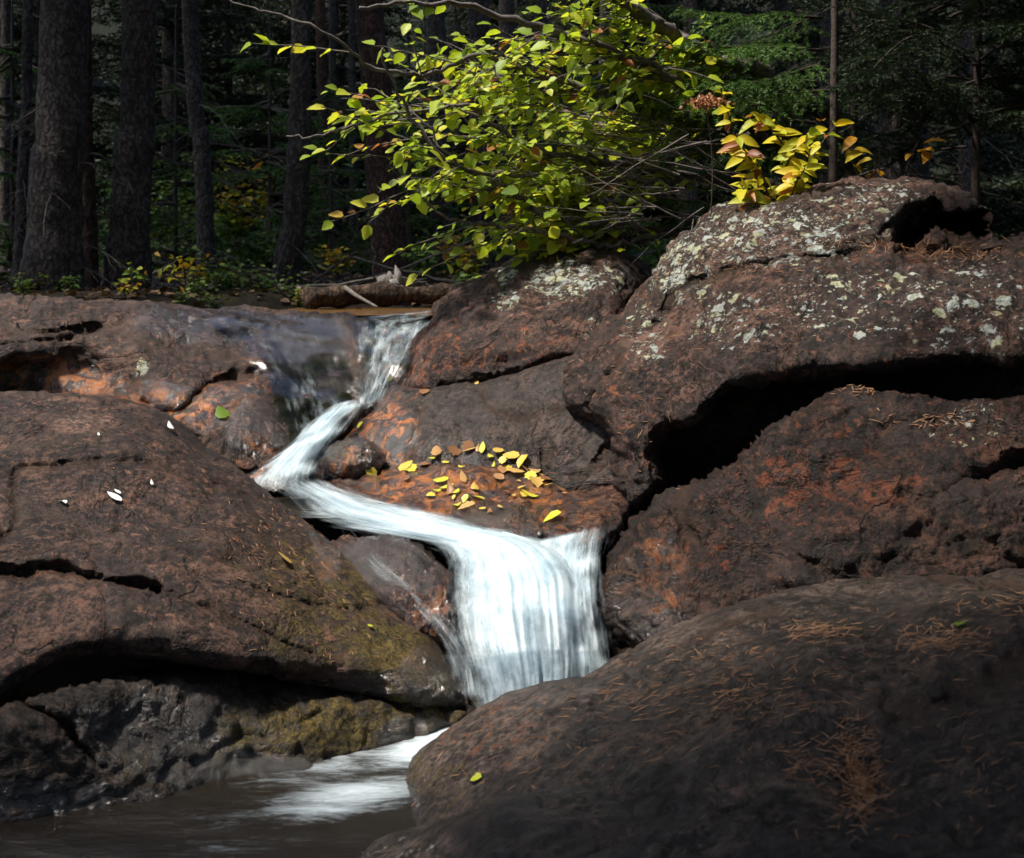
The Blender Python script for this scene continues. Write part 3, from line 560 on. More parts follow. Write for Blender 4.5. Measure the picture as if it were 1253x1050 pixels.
for q_, (d_, lf_) in enumerate(((1., .02), (.8, .045))):
    sheet('upper_fall', [(422, 389), (430, 415), (436, 455), (428, 508)], [(562, 376), (536, 402), (508, 440), (474, 492)], [.3 * d_, .50 * d_, .46 * d_, .55 * d_], M_VEIL, on='brown ledge', lift=lf_, edge=.34, seed=5 + q_, amp=.005, off=q_ * 1.7)
CL = [(392, 496, 4.0), (364, 526, 3.86), (334, 558, 3.7), (290, 584, 3.58), (262, 604, 3.5)]; CRR = [(464, 480, 4.06), (446, 508, 3.9), (424, 542, 3.72), (410, 578, 3.58), (416, 610, 3.46)]
ML = [(292, 578, 3.68), (334, 602, 3.48), (376, 640, 3.26), (448, 657, 3.12), (524, 676, 2.95), (528, 730, 2.84), (532, 775, 2.77), (545, 820, 2.70), (562, 856, 2.66), (574, 892, 2.62)]
MR = [(404, 578, 3.62), (458, 606, 3.42), (540, 622, 3.26), (615, 642, 3.14), (690, 668, 3.03), (735, 700, 2.92), (742, 750, 2.83), (742, 800, 2.74), (735, 840, 2.67), (722, 885, 2.62)]
RL = [(600, 672, 3.06), (622, 715, 2.96), (630, 765, 2.84), (625, 815, 2.74), (612, 870, 2.65)]; RR_ = [(774, 630, 3.0), (752, 682, 2.9), (752, 735, 2.82), (766, 795, 2.73), (780, 850, 2.65)]
def nearer(p, k): return [(x, y, Y - k) for x, y, Y in p]
for q_ in range(3):
    k_ = .022 * q_
    sheet('chute', nearer(CL, k_), nearer(CRR, k_), [.4, .95, 1.1, .9, .0], M_FALL, bulge=[.0, .03, .05, .03, 0], edge=.55 + .1 * q_, seed=6 + 10 * q_, amp=.006, off=q_ * 1.37)
    sheet('main_fall', nearer(ML, k_), nearer(MR, k_), [.15, .72, .82, 1.1, 1.6, 1.35, 1.25, 1.15, 1.1, .8], M_FALL, nu=120, nv=240, bulge=[.0, .01, .02, .03, .05, .08, .10, .09, .06, .03], edge=.4 + .1 * q_, seed=7 + 10 * q_, amp=.008, off=q_ * 1.37 + .5)
    sheet('right_fall', nearer(RL, k_), nearer(RR_, k_), [.6, 1.1, 1.25, 1.2, .8], M_FALL, nu=70, nv=140, bulge=[.0, .03, .05, .05, .02], edge=.62 + .08 * q_, seed=8 + 10 * q_, amp=.008, off=q_ * 1.37 + .9)
sheet('side_stream', [(392, 632, 3.12), (418, 680, 2.93), (474, 735, 2.82), (524, 790, 2.72), (548, 860, 2.63)], [(452, 648, 3.08), (496, 690, 2.9), (560, 740, 2.79), (600, 800, 2.71), (606, 860, 2.63)], [.10, .30, .36, .55, .6], M_FALL, nu=30, edge=.6, seed=8, amp=.004)
def pool(name, x0, x1, y0, y1, z, mat, dfun, n=140):
    x, y = np.meshgrid(np.linspace(x0, x1, n), np.linspace(y0, y1, n)); x, y = x.ravel(), y.ravel()
    px = CX + x / y * F; py = HY + (CZ - z) / y * F
    V = np.c_[x, y, np.full(len(x), z) + .004 * fbm(np.c_[x * 3, y * 9, 0 * x], 1, 3, 1)]
    i, j = np.meshgrid(np.arange(n - 1), np.arange(n - 1)); b = (j * n + i).ravel()
    return mk(name, V, np.stack([b, b + 1, b + n + 1, b + n], 1), mat, attrs={'dens': dfun(px, py)}, uv=np.c_[x, y], kind='structure')
def blob(px, py, L):
    r = np.zeros(len(px))
    for x, y, rx, ry, rot, s in L:
        c, sn = math.cos(math.radians(rot)), math.sin(math.radians(rot)); a = (px - x) * c + (py - y) * sn; b = -(px - x) * sn + (py - y) * c
        r = np.maximum(r, s * (1 - sm(.1, 1.1, np.sqrt((a / rx) ** 2 + (b / ry) ** 2))))
    return r
pool('lower_pool', -2.6, 1.2, 1.0, 2.85, 0., M_POOL, lambda a, b: blob(a, b, [(545, 905, 140, 36, -14, 1.3), (430, 930, 190, 34, -12, .6), (430, 975, 180, 36, -10, .95), (330, 992, 150, 26, -8, .42), (280, 1035, 150, 26, -5, .34), (90, 985, 90, 14, -5, .3), (600, 890, 70, 40, 0, 1.2)]))
pool('middle_pool', -1.0, -.35, 3.32, 3.85, .300, M_POOL, lambda a, b: blob(a, b, [(370, 595, 90, 22, 10, 1.2), (450, 640, 120, 30, 10, .9)]), 80)
pool('upper_pool', -1.05, .1, 4.80, 6.15, .803, M_UPOOL, lambda a, b: 0 * a + .05, 90)

# ------------------------------------------------------------------ leaf and needle templates
def leaf_template(w=.36, fold=.12, curl=.12, n=6, teeth=0.):
    t = np.linspace(0, 1, n + 1); half = w * np.sin(math.pi * t ** .8) ** .85 * (1 + teeth * np.where(np.arange(n + 1) % 2, 1, -1))
    half[0] = half[-1] = .0
    mid = np.c_[t, 0 * t, -curl * t * t]; Lf = np.c_[t - .05 * half, half, fold * half / w - curl * t * t]; Rt = Lf * [1, -1, 1]
    V = np.vstack([mid, Lf, Rt]); m = n + 1; Fq = []
    for i in range(n): Fq += [[i, i + 1, m + i + 1, m + i], [i + 1, i, 2 * m + i, 2 * m + i + 1]]
    return V, np.array(Fq)
LEAF = leaf_template(.36, .10, .14, 6, .07); LONG = leaf_template(.22, .10, .28, 7); LEAFS = leaf_template(.36, .1, .1, 3); CURL = leaf_template(.30, .16, .22, 7, .12); TORN = leaf_template(.40, -.08, -.12, 7, .2)
NEED = (np.array([[0, -.09, 0], [0, .09, 0], [1, 0, 0.]]), np.array([[0, 1, 2]]))
NEEDW = (np.array([[0, -.2, 0], [0, .2, 0], [1, 0, 0.]]), np.array([[0, 1, 2]]))
def twig_needles(pts, per, ln, r):
    """needles round a polyline: positions, directions"""
    p = np.asarray(pts); seg = np.linalg.norm(np.diff(p, axis=0), axis=1); n = max(3, int(seg.sum() * per))
    t = np.sort(r.uniform(0, len(p) - 1.001, n)); k = t.astype(int); f = (t - k)[:, None]
    q = p[k] * (1 - f) + p[k + 1] * f; d = p[k + 1] - p[k]; d /= np.linalg.norm(d, axis=1)[:, None] + 1e-9
    rd = r.normal(size=(n, 3)); rd -= (rd * d).sum(1)[:, None] * d; rd /= np.linalg.norm(rd, axis=1)[:, None]; rd[:, 2] = rd[:, 2] * .6 + .15
    return q, d * .75 + rd * .75, np.full(n, ln) * r.uniform(.7, 1.2, n)
def spruce_branch(r, L, droop, per=220, ln=.016, tw=.16, gap=.035, stemr=.006):
    """branch along +x in local space: stem polyline, needle arrays, twig polylines"""
    m = 9; t = np.linspace(0, 1, m); stem = np.c_[L * t, .04 * L * np.sin(3 * t + r.uniform(0, 6)), -droop * L * t ** 1.6 + .10 * L * t ** 4]
    tw_l, Q, Dv, S = [], [], [], []
    s = .12 * L; side = 1
    while s < L * .97:
        f = s / L * (m - 1); k = int(f); base = stem[k] + (stem[min(k + 1, m - 1)] - stem[k]) * (f - k)
        l = tw * (1.15 - .8 * s / L) * r.uniform(.6, 1.15); a = side * r.uniform(.6, 1.0)
        u = np.linspace(0, 1, 5)[:, None]; d = np.array([math.cos(a), math.sin(a), r.uniform(-.25, .12)])
        tp = base + d * l * u + np.array([0, 0, -.35 * l]) * u ** 2
        tw_l.append(tp); q, dd, sc = twig_needles(tp, per, ln, r); Q.append(q); Dv.append(dd); S.append(sc)
        if l > .1:
            for sg in (-1, 1):
                a2 = a + sg * .7; d2 = np.array([math.cos(a2), math.sin(a2), -.1]); tq = tp[2] + d2 * l * .5 * u + np.array([0, 0, -.2 * l]) * u ** 2
                q, dd, sc = twig_needles(tq, per, ln, r); Q.append(q); Dv.append(dd); S.append(sc)
        s += gap * r.uniform(.7, 1.3) ; side = -side
    q, dd, sc = twig_needles(stem[3:], per * .8, ln, r); Q.append(q); Dv.append(dd); S.append(sc)
    return stem, tw_l, np.vstack(Q), np.vstack(Dv), np.concatenate(S)
def needles_into(bag, q, d, s, r, a=None, wide=False):
    up = r.normal(size=d.shape); T = NEEDW if wide else NEED; scatter(bag, T[0], T[1], q, basis(d, up), s, r.uniform(0, 1, len(q)) if a is None else a)
def place_branch(bagN, bagS, br, loc, az, pitch, scale, r, stemr=.006, wide=False):
    stem, tws, q, d, s = br; ca, sa, cp, sp = math.cos(az), math.sin(az), math.cos(pitch), math.sin(pitch)
    Rm = np.array([[cp, 0, sp], [0, 1, 0], [-sp, 0, cp]]) @ np.array([[ca, sa, 0], [-sa, ca, 0], [0, 0, 1.]])
    needles_into(bagN, q @ Rm * scale + loc, d @ Rm, s * scale, r, None, wide)
    if bagS is not None:
        st = stem @ Rm * scale + loc; tube(bagS, st, np.linspace(stemr, stemr * .3, len(st)), 5, cap=False, a=2.)

# ------------------------------------------------------------------ conifers
rF = np.random.default_rng(21)
far_br = [spruce_branch(rF, 1., .25, 80, .05, .34, .075) for _ in range(4)]
def conifer_crown(r, z0, h, rad, per_m, droop_pitch=.2):
    bn = Bag(); z = z0
    while z < h - .2:
        f = (z - z0) / (h - z0); L = rad * (1 - f) ** .8 * r.uniform(.7, 1.1) + .15
        for _ in range(per_m):
            place_branch(bn, bn, far_br[r.integers(4)], np.array([0, 0, z + r.uniform(-.1, .1)]), r.uniform(0, 6.283), droop_pitch + r.uniform(-.2, .25) - .4 * f, L, r, .010 + .01 * L, True)
        z += .34 * (1 + .3 * f)
    return bn
def trunk_mesh(bag, pts, r0, r1, n=22, flare=.35, wob=.12, seed=0):
    p = cr(pts, 70); t = np.linspace(0, 1, 70); hh = np.clip(p[:, 2] - p[0, 2], 0, None)
    rad = (r0 + (r1 - r0) * t) * (1 + flare * np.exp(-hh / .16))
    tube(bag, p, rad, n, wob, seed)
    V = bag.V[-1]; c = np.repeat(p, n, 0); d = V[:len(c)] - c; ang = np.arctan2(d[:, 1], d[:, 0])
    bag.V[-1][:len(c)] += d * (.18 * np.sin(ang * 5 + seed) * np.exp(-np.repeat(hh, n) / .14))[:, None]
def dead_twigs(bag, r, p, n, zlo, zhi, ln, az=None):
    for _ in range(n):
        z = r.uniform(zlo, zhi); i = int(np.argmin(abs(p[:, 2] - z))); b = p[i]; a = r.uniform(0, 6.283) if az is None else r.normal(*az); l = ln * r.uniform(.4, 1.2)
        u = np.linspace(0, 1, 9)[:, None]; d = np.array([math.cos(a), math.sin(a), r.uniform(-.3, .1)])
        tp = b + d * l * u + np.array([0, 0, -.45 * l]) * u ** 2 + r.normal(0, .012, (9, 3)) * u
        tube(bag, tp, np.linspace(.0045, .0012, 9), 4, cap=False, a=1.)
        for __ in range(5):
            k = r.integers(2, 8); a2 = a + r.choice([-1, 1]) * r.uniform(.4, .9); l2 = l * r.uniform(.15, .4); u2 = np.linspace(0, 1, 5)[:, None]
            tube(bag, tp[k] + np.array([math.cos(a2), math.sin(a2), -.2]) * l2 * u2 + np.array([0, 0, -.3 * l2]) * u2 ** 2 + r.normal(0, .006, (5, 3)) * u2, np.linspace(.0022, .0009, 5), 3, cap=False, a=1.)
crown_cache = []
rC = np.random.default_rng(5)
for (z0, h, rad, pm) in ((2.6, 10, 1.7, 7), (.4, 7.5, 1.5, 6), (.15, 2.2, .7, 7), (1.75, 9, 1.8, 8), (6.5, 11.5, 1.0, 6), (7.5, 13, 2.2, 7)):
    crown_cache.append((conifer_crown(rC, z0, h, rad, pm), {}))
def add_crown(parent, kind, scale=1., rot=0., mat=None):
    bag, cache = crown_cache[kind]; k = mat.name
    if k not in cache:
        cache[k] = bag.build('crown', mat, None, origin=np.zeros(3)); o = cache[k]; o.location = (0, 0, 0)
    else:
        o = cache[k].copy(); COL.objects.link(o)
    o.parent = parent; o.scale = (scale,) * 3; o.rotation_euler = (0, 0, rot)
def tree(px, Y, pts_px, r0, r1, label, mat=M_BARK, crown=0, group=None, dead=8, deadz=(1.0, 2.2), seed=0, top=8., dl=.5, az=None):
    """pts_px: trunk axis as photo (x, y) points bottom to top at distance Y; continues upward beyond the frame"""
    pw = [P(x, y, Y) for x, y in pts_px]; d = (pw[-1] - pw[-2]); d = d / d[2]; pw.append(pw[-1] + d * (top - pw[-1][2]) * np.array([.5, .5, 1]))
    base = pw[0].copy(); base[2] = min(base[2], gz(base[0], Y)) - .06; pw[0] = base
    rt = empty('conifer', base, label=label, cat='tree', group=group)
    b = Bag(); trunk_mesh(b, pw, r0 * Y / F, r1 * Y / F, seed=seed); r = np.random.default_rng(100 + seed)
    if dead: dead_twigs(b, r, cr(pw, 70), dead, deadz[0], deadz[1], dl, az)
    b.build('trunk', mat, rt)
    if crown is not None: add_crown(rt, crown, r.uniform(.9, 1.15), r.uniform(0, 6), M_NEEDLE_SHADE)
    return rt
tree(62, 6.4, [(62, 372), (64, 340), (70, 200), (80, 0)], 36, 26, 'thickest conifer trunk at the far left of the forest edge', crown=4, top=10., seed=1, dead=16, dl=.6)
tree(110, 6.7, [(112, 368), (112, 330), (108, 200), (104, 0)], 9, 7, 'thin reddish trunk touching the right side of the thickest trunk', M_BARKR, crown=4, top=10., seed=2)
tree(28, 7.2, [(20, 366), (24, 300), (30, 150), (34, 0)], 7, 6, 'slim trunk just left of the thickest trunk', crown=4, top=10., seed=3)
tree(155, 6.8, [(153, 374), (156, 335), (164, 180), (171, 0)], 28, 18, 'second thickest grey trunk, right of the thin reddish one', crown=4, top=10., seed=4, dead=14, dl=.6)
tree(252, 8.6, [(252, 358), (252, 320), (247, 180), (232, 0)], 12, 9, 'slender leaning trunk between the second thickest and the curved trunk', crown=4, top=10., seed=5, dead=16, dl=.9)
tree(345, 7.2, [(344, 374), (350, 335), (362, 250), (367, 140), (369, 0)], 17, 11, 'curved trunk whose foot bends out to the left of the upper pool', crown=None, top=5., seed=6, dead=14, dl=.7)
tree(396, 12.5, [(398, 340), (397, 250), (392, 0)], 7, 6, 'narrow reddish trunk behind and right of the curved trunk', M_BARKR, crown=None, top=5., seed=7)
tree(409, 12, [(410, 342), (409, 250), (406, 0)], 5, 4, 'thin grey trunk close beside the narrow reddish one', crown=None, top=5., seed=8)
tree(433, 12, [(432, 342), (432, 250), (430, 0)], 5, 4, 'thin dark trunk midway to the reddish trunk behind the pale stump', crown=None, top=5., seed=9)
tree(482, 7.6, [(482, 350), (478, 320), (466, 200), (456, 60), (452, 0)], 22, 15, 'stout reddish brown trunk behind the pale broken stump', M_BARKR, crown=None, top=5., seed=10, dead=10)
tree(544, 9.2, [(544, 346), (543, 300), (538, 180), (534, 0)], 14, 10, 'grey trunk right of the stout reddish one, behind the hanging leaves', crown=None, top=5., seed=11)
tree(590, 11, [(588, 345), (588, 280), (586, 0)], 16, 12, 'dark broad trunk far behind the hanging alder leaves', crown=None, top=5., seed=12)
tree(618, 12, [(618, 345), (618, 280), (620, 0)], 11, 9, 'dark narrower trunk at the right end of the row behind the alder leaves', crown=None, top=5., seed=13)
tree(1098, 5.6, [(1095, 330), (1098, 200), (1100, 60), (1102, 0)], 10, 8, 'shadowed conifer with green sprays behind the largest boulder', seed=14, dead=26, deadz=(1.0, 2.2), dl=.8)
# forest behind
rT = np.random.default_rng(11); k = 0
while k < 110:
    Y = rT.uniform(12, 34); px = rT.uniform(-350, 1600); x = (px - CX) / F * Y
    if Y < 14 and 330 < px < 660: continue
    rt = empty('conifer', (x, Y, gz(x, Y) - .1), label='dark conifer deep in the shade behind the front row of trunks', cat='tree', group='conifers deep in the forest')
    b = Bag(); h = 5.2; ln = rT.normal(0, .15); tr = rT.uniform(.05, .13)
    g = gz(x, Y); trunk_mesh(b, [(x, Y, g - .15), (x + ln * .3, Y, g + 2.2), (x + ln, Y, g + h)], tr, tr * .4, 10, seed=k); b.build('trunk', M_BARK, rt)
    add_crown(rt, 1, rT.uniform(.75, 1.0), rT.uniform(0, 6), M_NEEDLE_SHADE); k += 1
for i in range(8):  # second row added so its high crowns shade the forest floor
    Y = 8.6 + 4 * ((i * .618) % 1); px = [-330, -160, 6, 740, 660, 840, 1010, 1180][i]; x = (px - CX) / F * Y; g = gz(x, Y)
    rt = empty('conifer', (x, Y, g - .1), label='slim dark trunk added between the front row and the deep forest for shade', cat='tree', group='slim trunks added as a shading second row')
    b = Bag(); trunk_mesh(b, [(x, Y, g - .15), (x + rT.normal(0, .05), Y, g + 3), (x + rT.normal(0, .15), Y, g + 11)], rT.uniform(.045, .09), .03, 14, seed=i); dead_twigs(b, rT, cr([(x, Y, g), (x, Y, g + 3)], 40), 12, g + .8, g + 2.8, .9)
    b.build('trunk', M_BARK, rt); add_crown(rt, 5, 1., i * 1.1, M_NEEDLE_SHADE)
# trees added beside and behind the camera to shade all but the stream
for i, (x, y, s) in enumerate([(-2.9, 5.5, 1.), (-3.3, .42, 1.), (-.9, .15, .9), (1.6, 2.4, 1.), (2.3, 1.3, 1.), (3.6, 3.8, 1.), (2.9, 4.2, 1.), (3.2, 5.2, 1.1), (-4.6, 6.6, 1.1), (-2.4, -3.6, 1.), (3.6, 1.2, 1.2), (2.0, 6.4, 1.), (1.6, .2, 1.), (1.2, -1.8, 1.1), (-4.4, -1.5, 1.1)]):
    rt = empty('conifer', (x, y, gz(x, y) - .1), label='tall conifer added beside the view to shade the stream banks', cat='tree', group='conifers added beside the view for shade')
    b = Bag(); trunk_mesh(b, [(x, y, gz(x, y) - .15), (x + .05, y, 3), (x, y, 9)], .16, .07, 14, seed=40 + i); b.build('trunk', M_BARK, rt)
    add_crown(rt, 3 if (x, y) in ((2.3, 1.3), (3.6, 3.8)) else 4 if x < -2.8 and y > 5 and x > -3 else 0, s, i * 1.3, M_NEEDLE_SHADE)
# ------------------------------------------------------------------ spruce boughs at right
def near_spruce(name, specs, label, base_px, seed, mat):
    r = np.random.default_rng(seed); Yb = specs[0][2]; base = P(base_px[0], base_px[1], base_px[2]); base[2] = gz(base[0], base[1]) - .05
    rt = empty(name, base, label=label, cat='tree')
    b = Bag(); top = base + np.array([.02, 0, 2.9]); trunk_mesh(b, [base, base + np.array([.02, 0, 1.2]), top], .02, .009, 12, seed=seed); b.build('trunk', M_DTWIG, rt)
    bn = Bag()
    for (px, py, Y, px2, py2, Y2, dr) in specs:
        a, e = P(px, py, Y), P(px2, py2, Y2); d = e - a; L = np.linalg.norm(d); az = math.atan2(d[1], d[0]); pitch = -math.asin(d[2] / L)
        br = spruce_branch(r, L, dr, 560, .020, min(.26, .42 * L + .05), .026)
        place_branch(bn, bn, br, a, az, pitch - dr * .5, 1., r, .007)
    bn.build('crown', mat, rt)
    return rt
near_spruce('spruce', [(a, b, c + .55, d, e, f_ + .55, g_) for a, b, c, d, e, f_, g_ in [(1010, 60, 4.5, 800, 70, 4.3, .15), (1000, 100, 4.4, 790, 118, 4.2, .12), (1000, 130, 4.3, 775, 160, 4.1, .15), (1000, 150, 4.4, 800, 205, 4.3, .2), (1010, 20, 4.6, 830, 30, 4.4, .15), (990, 190, 4.5, 800, 262, 4.3, .15), (1000, 20, 4.7, 900, -20, 4.6, .1), (1020, 110, 4.3, 900, 95, 4.1, .1), (960, 215, 4.5, 850, 280, 4.2, .2), (1010, 165, 4.4, 905, 170, 4.1, .3), (980, 60, 4.3, 840, 55, 4.1, .1), (960, 100, 4.2, 850, 92, 4.0, .1), (950, 130, 4.2, 830, 140, 4.0, .15), (900, 250, 4.3, 800, 262, 4.15, .1), (890, 275, 4.3, 820, 285, 4.2, .1), (1000, 80, 4.2, 930, 60, 4.0, .2)]],
            'young spruce with lit flat green boughs above the largest boulder', (1015, 330, 4.6), 31, M_NEEDLE)
rr = np.random.default_rng(77); sp = []
for i in range(34):
    x0 = rr.uniform(1140, 1230); y0 = rr.uniform(-60, 200); sp.append((x0, y0, 4.9, x0 + rr.choice([-1, 1]) * rr.uniform(50, 170), y0 + rr.uniform(10, 110), rr.uniform(4.2, 5.3), rr.uniform(.2, .5)))
near_spruce('spruce', sp, 'dark drooping spruce in deep shade in the upper right corner', (1190, 330, 4.9), 32, M_NEEDLE_SHADE)
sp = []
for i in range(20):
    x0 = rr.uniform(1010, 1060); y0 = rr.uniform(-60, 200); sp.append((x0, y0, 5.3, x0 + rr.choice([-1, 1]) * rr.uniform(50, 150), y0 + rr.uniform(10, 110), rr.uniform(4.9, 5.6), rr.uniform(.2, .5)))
near_spruce('spruce', sp, 'dim spruce behind the yellow leaved shrub', (1040, 330, 5.3), 33, M_NEEDLE_SHADE)

# ------------------------------------------------------------------ alder
rA = np.random.default_rng(9)
ald = empty('alder', P(980, 330, 4.9) * [1, 1, 0] + [0, 0, gz(P(980, 330, 4.9)[0], 4.9) - .05], label='alder with bright yellow green leaves leaning over the stream', cat='tree')
limbs0 = [([(1000, 340, 4.9), (975, 200, 4.85), (940, 95, 4.8), (870, 72, 4.7), (810, 35, 4.6), (760, 0, 4.5), (690, -45, 4.4)], 13, 8),
         ([(985, 260, 4.9), (930, 165, 4.85), (890, 142, 4.8), (830, 100, 4.6), (780, 75, 4.5), (700, 45, 4.4), (600, 15, 4.3), (520, 2, 4.2), (440, 10, 4.1)], 9, 2),
         ([(990, 300, 4.8), (900, 286, 4.6), (840, 282, 4.5), (780, 280, 4.4), (720, 270, 4.3), (660, 258, 4.2), (640, 240, 4.2), (590, 215, 4.1), (540, 190, 4.0), (490, 120, 3.95), (465, 60, 3.9)], 6, 1.6),
         ([(985, 270, 4.8), (880, 226, 4.6), (800, 222, 4.4), (700, 216, 4.3), (600, 212, 4.1), (560, 200, 4.0), (500, 130, 4.0)], 5, 1.2),
         ([(980, 230, 4.8), (850, 215, 4.7), (780, 205, 4.5), (720, 195, 4.4), (650, 180, 4.3), (600, 150, 4.2), (570, 130, 4.1), (480, 140, 4.0), (400, 165, 3.9), (350, 168, 3.9)], 5.5, 1.),
         ([(930, 165, 4.8), (850, 170, 4.7), (760, 160, 4.8), (680, 130, 4.8), (620, 100, 4.8), (560, 60, 4.8)], 5, 1.5),
         ([(870, 72, 4.7), (800, 90, 4.5), (740, 110, 4.4), (660, 95, 4.3), (590, 70, 4.2), (520, 90, 4.1), (450, 80, 4.0), (400, 40, 3.9), (330, 15, 3.9), (280, 0, 3.9)], 5, 1.),
         ([(790, 300, 4.4), (760, 285, 4.45), (730, 250, 4.5), (690, 235, 4.5)], 4, 2),
         ([(840, 282, 4.5), (740, 300, 4.3), (680, 285, 4.2), (600, 275, 4.1), (545, 265, 4.0), (500, 225, 3.95)], 4, 1.2)]
limbs = [([(x, y, Y + (.35 if i > 1 else .1)) for x, y, Y in p], a, b) for i, (p, a, b) in enumerate(limbs0)]
bb, bl = Bag(), Bag(); starts = []
for pts, r0, r1 in limbs:
    p = cr(Pv(pts), 60) + rA.normal(0, .006, (60, 3)); rad = np.linspace(r0, r1, 60) * 4.4 / F
    tube(bb, p, rad, 7, .15, 3)
    for i in range(14, 60): starts.append(p[i])
starts = np.array(starts)
spx = CX + starts[:, 0] / starts[:, 1] * F; spy = HY - (starts[:, 2] - CZ) / starts[:, 1] * F
wgt = np.exp(-((spx - 820) / 190) ** 2) * np.exp(-((spy - 150) / 125) ** 2) + .02; wgt[spx > 930] *= .2; wgt[spx < 440] *= .6; wgt /= wgt.sum()
lp, lf, lu, ls = [], [], [], []
for k in range(470):
    b = starts[rA.choice(len(starts), p=wgt)]; a = rA.normal(math.pi, .8); l = rA.uniform(.15, .48); u = np.linspace(0, 1, 9)[:, None]
    d = np.array([math.cos(a), math.sin(a) * .8, rA.normal(.02, .3)]); tp = b + d * l * u + np.array([0, 0, rA.uniform(-.25, .15) * l]) * u ** 2 + np.cumsum(rA.normal(0, .006, (9, 3)), 0) * u
    tube(bb, tp, np.linspace(.0032, .0011, 9), 4, cap=False)
    for s in np.arange(.2, 1.01, .042 / l):
        f = s * 8; i = min(int(f), 7); q = tp[i] + (tp[i + 1] - tp[i]) * (f - i)
        sd = d + rA.normal(0, .8, 3); sd[2] = sd[2] * .5 - .35; up = np.array([rA.normal(0, .5), rA.normal(-.35, .45), 1.])
        lp.append(q + sd / np.linalg.norm(sd) * .012); lf.append(sd); lu.append(up); ls.append(rA.uniform(.026, .072))
for k in range(90):
    b = P(rA.uniform(760, 910), rA.uniform(140, 285), rA.uniform(4.4, 4.9)); a = rA.normal(math.pi, .5); l = rA.uniform(.2, .5); u = np.linspace(0, 1, 9)[:, None]
    tube(bb, b + np.array([math.cos(a), math.sin(a) * .5, rA.normal(.1, .3)]) * l * u + np.array([0, 0, rA.uniform(-.2, .2) * l]) * u ** 2 + np.cumsum(rA.normal(0, .006, (9, 3)), 0) * u, np.linspace(.0035, .001, 9), 4, cap=False)
lp, lf, lu, ls = map(np.array, (lp, lf, lu, ls))
ti = np.clip(rA.beta(2, 2.3, len(lp)) * .85, 0, .86); br_ = rA.random(len(lp)) < .05; ti[br_] = rA.uniform(.9, 1, br_.sum())
scatter(bl, LEAF[0], LEAF[1], lp, basis(lf, lu), ls, ti, True)
bb.build('trunk', M_TWIG, ald); bl.build('foliage', M_ALDER, ald)

# ------------------------------------------------------------------ yellow shrub
rY = np.random.default_rng(14)
sh = empty('shrub', [P(955, 300, 4.15)[0], 4.15, gz(P(955, 300, 4.15)[0], 4.15)], label='shrub with large golden yellow leaves rising behind the largest boulder', cat='shrub')
bb, bl = Bag(), Bag()
stems = [[(x, y, Y - .1) for x, y, Y in q_] for q_ in [[(950, 290, 4.15), (958, 220, 4.1), (975, 180, 4.05), (1000, 160, 4.)], [(945, 290, 4.15), (935, 220, 4.1), (915, 190, 4.05), (900, 165, 4.)], [(955, 290, 4.2), (965, 200, 4.2), (945, 160, 4.15), (920, 140, 4.1)], [(940, 290, 4.1), (925, 250, 4.05), (905, 225, 4.)], [(960, 290, 4.1), (970, 235, 4.05), (985, 205, 4.)], [(955, 290, 4.2), (990, 200, 4.3), (1025, 150, 4.3)], [(945, 290, 4.2), (905, 180, 4.25), (882, 110, 4.2)]]]
lp, lf, lu, ls, lt = [], [], [], [], []
for si, s in enumerate(stems):
    p = cr(Pv(s), 24); tube(bb, p, np.linspace(.0045, .0018, 24), 5, cap=False)
    for i in range(4, 24, 2 if si < 5 else 3):
        for sg in (-1, 1, 0):
            a = rY.uniform(0, 6.283); d = np.array([math.cos(a) * 1.1, math.sin(a) * .8, rY.uniform(-.6, .5)])
            lp.append(p[i]); lf.append(d); lu.append([rY.normal(0, .5), rY.normal(-.9, .4), .7]); ls.append(rY.uniform(.04, .09)); lt.append(rY.uniform(0, .6) if rY.random() < .85 else rY.uniform(.88, 1))
scatter(bl, LONG[0], LONG[1], np.array(lp), basis(np.array(lf), np.array(lu)), np.array(ls), np.array(lt), True)
bb.build('stem', M_DTWIG, sh); bl.build('foliage', M_YLEAF, sh)

# ------------------------------------------------------------------ log, stump, flower
b = Bag(); p = cr([P(375, 366, 5.75), P(430, 361, 5.9), P(500, 360, 6.0), P(600, 361, 6.1), P(700, 362, 6.2)], 70); tube(b, p, .052 + .005 * np.sin(np.linspace(0, 9, 70)) + .004 * np.sin(np.linspace(2, 31, 70)), 28, .3, 4)
lg = b.build('log', M_LOG, None, label='fallen brown log lying across the back of the upper pool', cat='log')
b = Bag(); tube(b, cr([P(422, 352, 5.85), P(440, 364, 5.75), P(462, 376, 5.66)], 14), np.linspace(.012, .006, 14), 7, .2, 2); b.build('branch_stub', M_DEAD, lg, origin=np.array(lg.location))
b = Bag(); st = P(478, 349, 6.1)
for i in range(7):
    a = i * .9; h = [.10, .05, .07, .04, .055, .06, .03][i]; o = st + np.array([.035 * math.cos(a), .03 * math.sin(a), 0]); tube(b, np.array([o, o + [0, 0, h * .6], o + [.004 * i - .012, 0, h]]), [.034, .026, .004], 8, .9, i)
b.build('stump', plain('pale wood', (.14, .115, .09), (.46, .42, .37), 40, stretch=(1, 1, .2)), None, label='pale splintered stump behind the fallen log', cat='stump')
fl = empty('dried_flower', P(868, 300, 4.05), label='dried rust brown flower head on a stalk left of the yellow shrub', cat='flower')
b = Bag(); tube(b, cr([P(868, 300, 4.05), P(872, 200, 4.02), P(864, 130, 4.)], 14), .0022, 5); b.build('stem', M_DTWIG, fl)
b = Bag(); r = np.random.default_rng(3); c = P(864, 126, 4.); q = c + r.normal(0, 1, (260, 3)) * [.026, .02, .009]; d = r.normal(0, 1, (260, 3)) + [0, 0, .6]
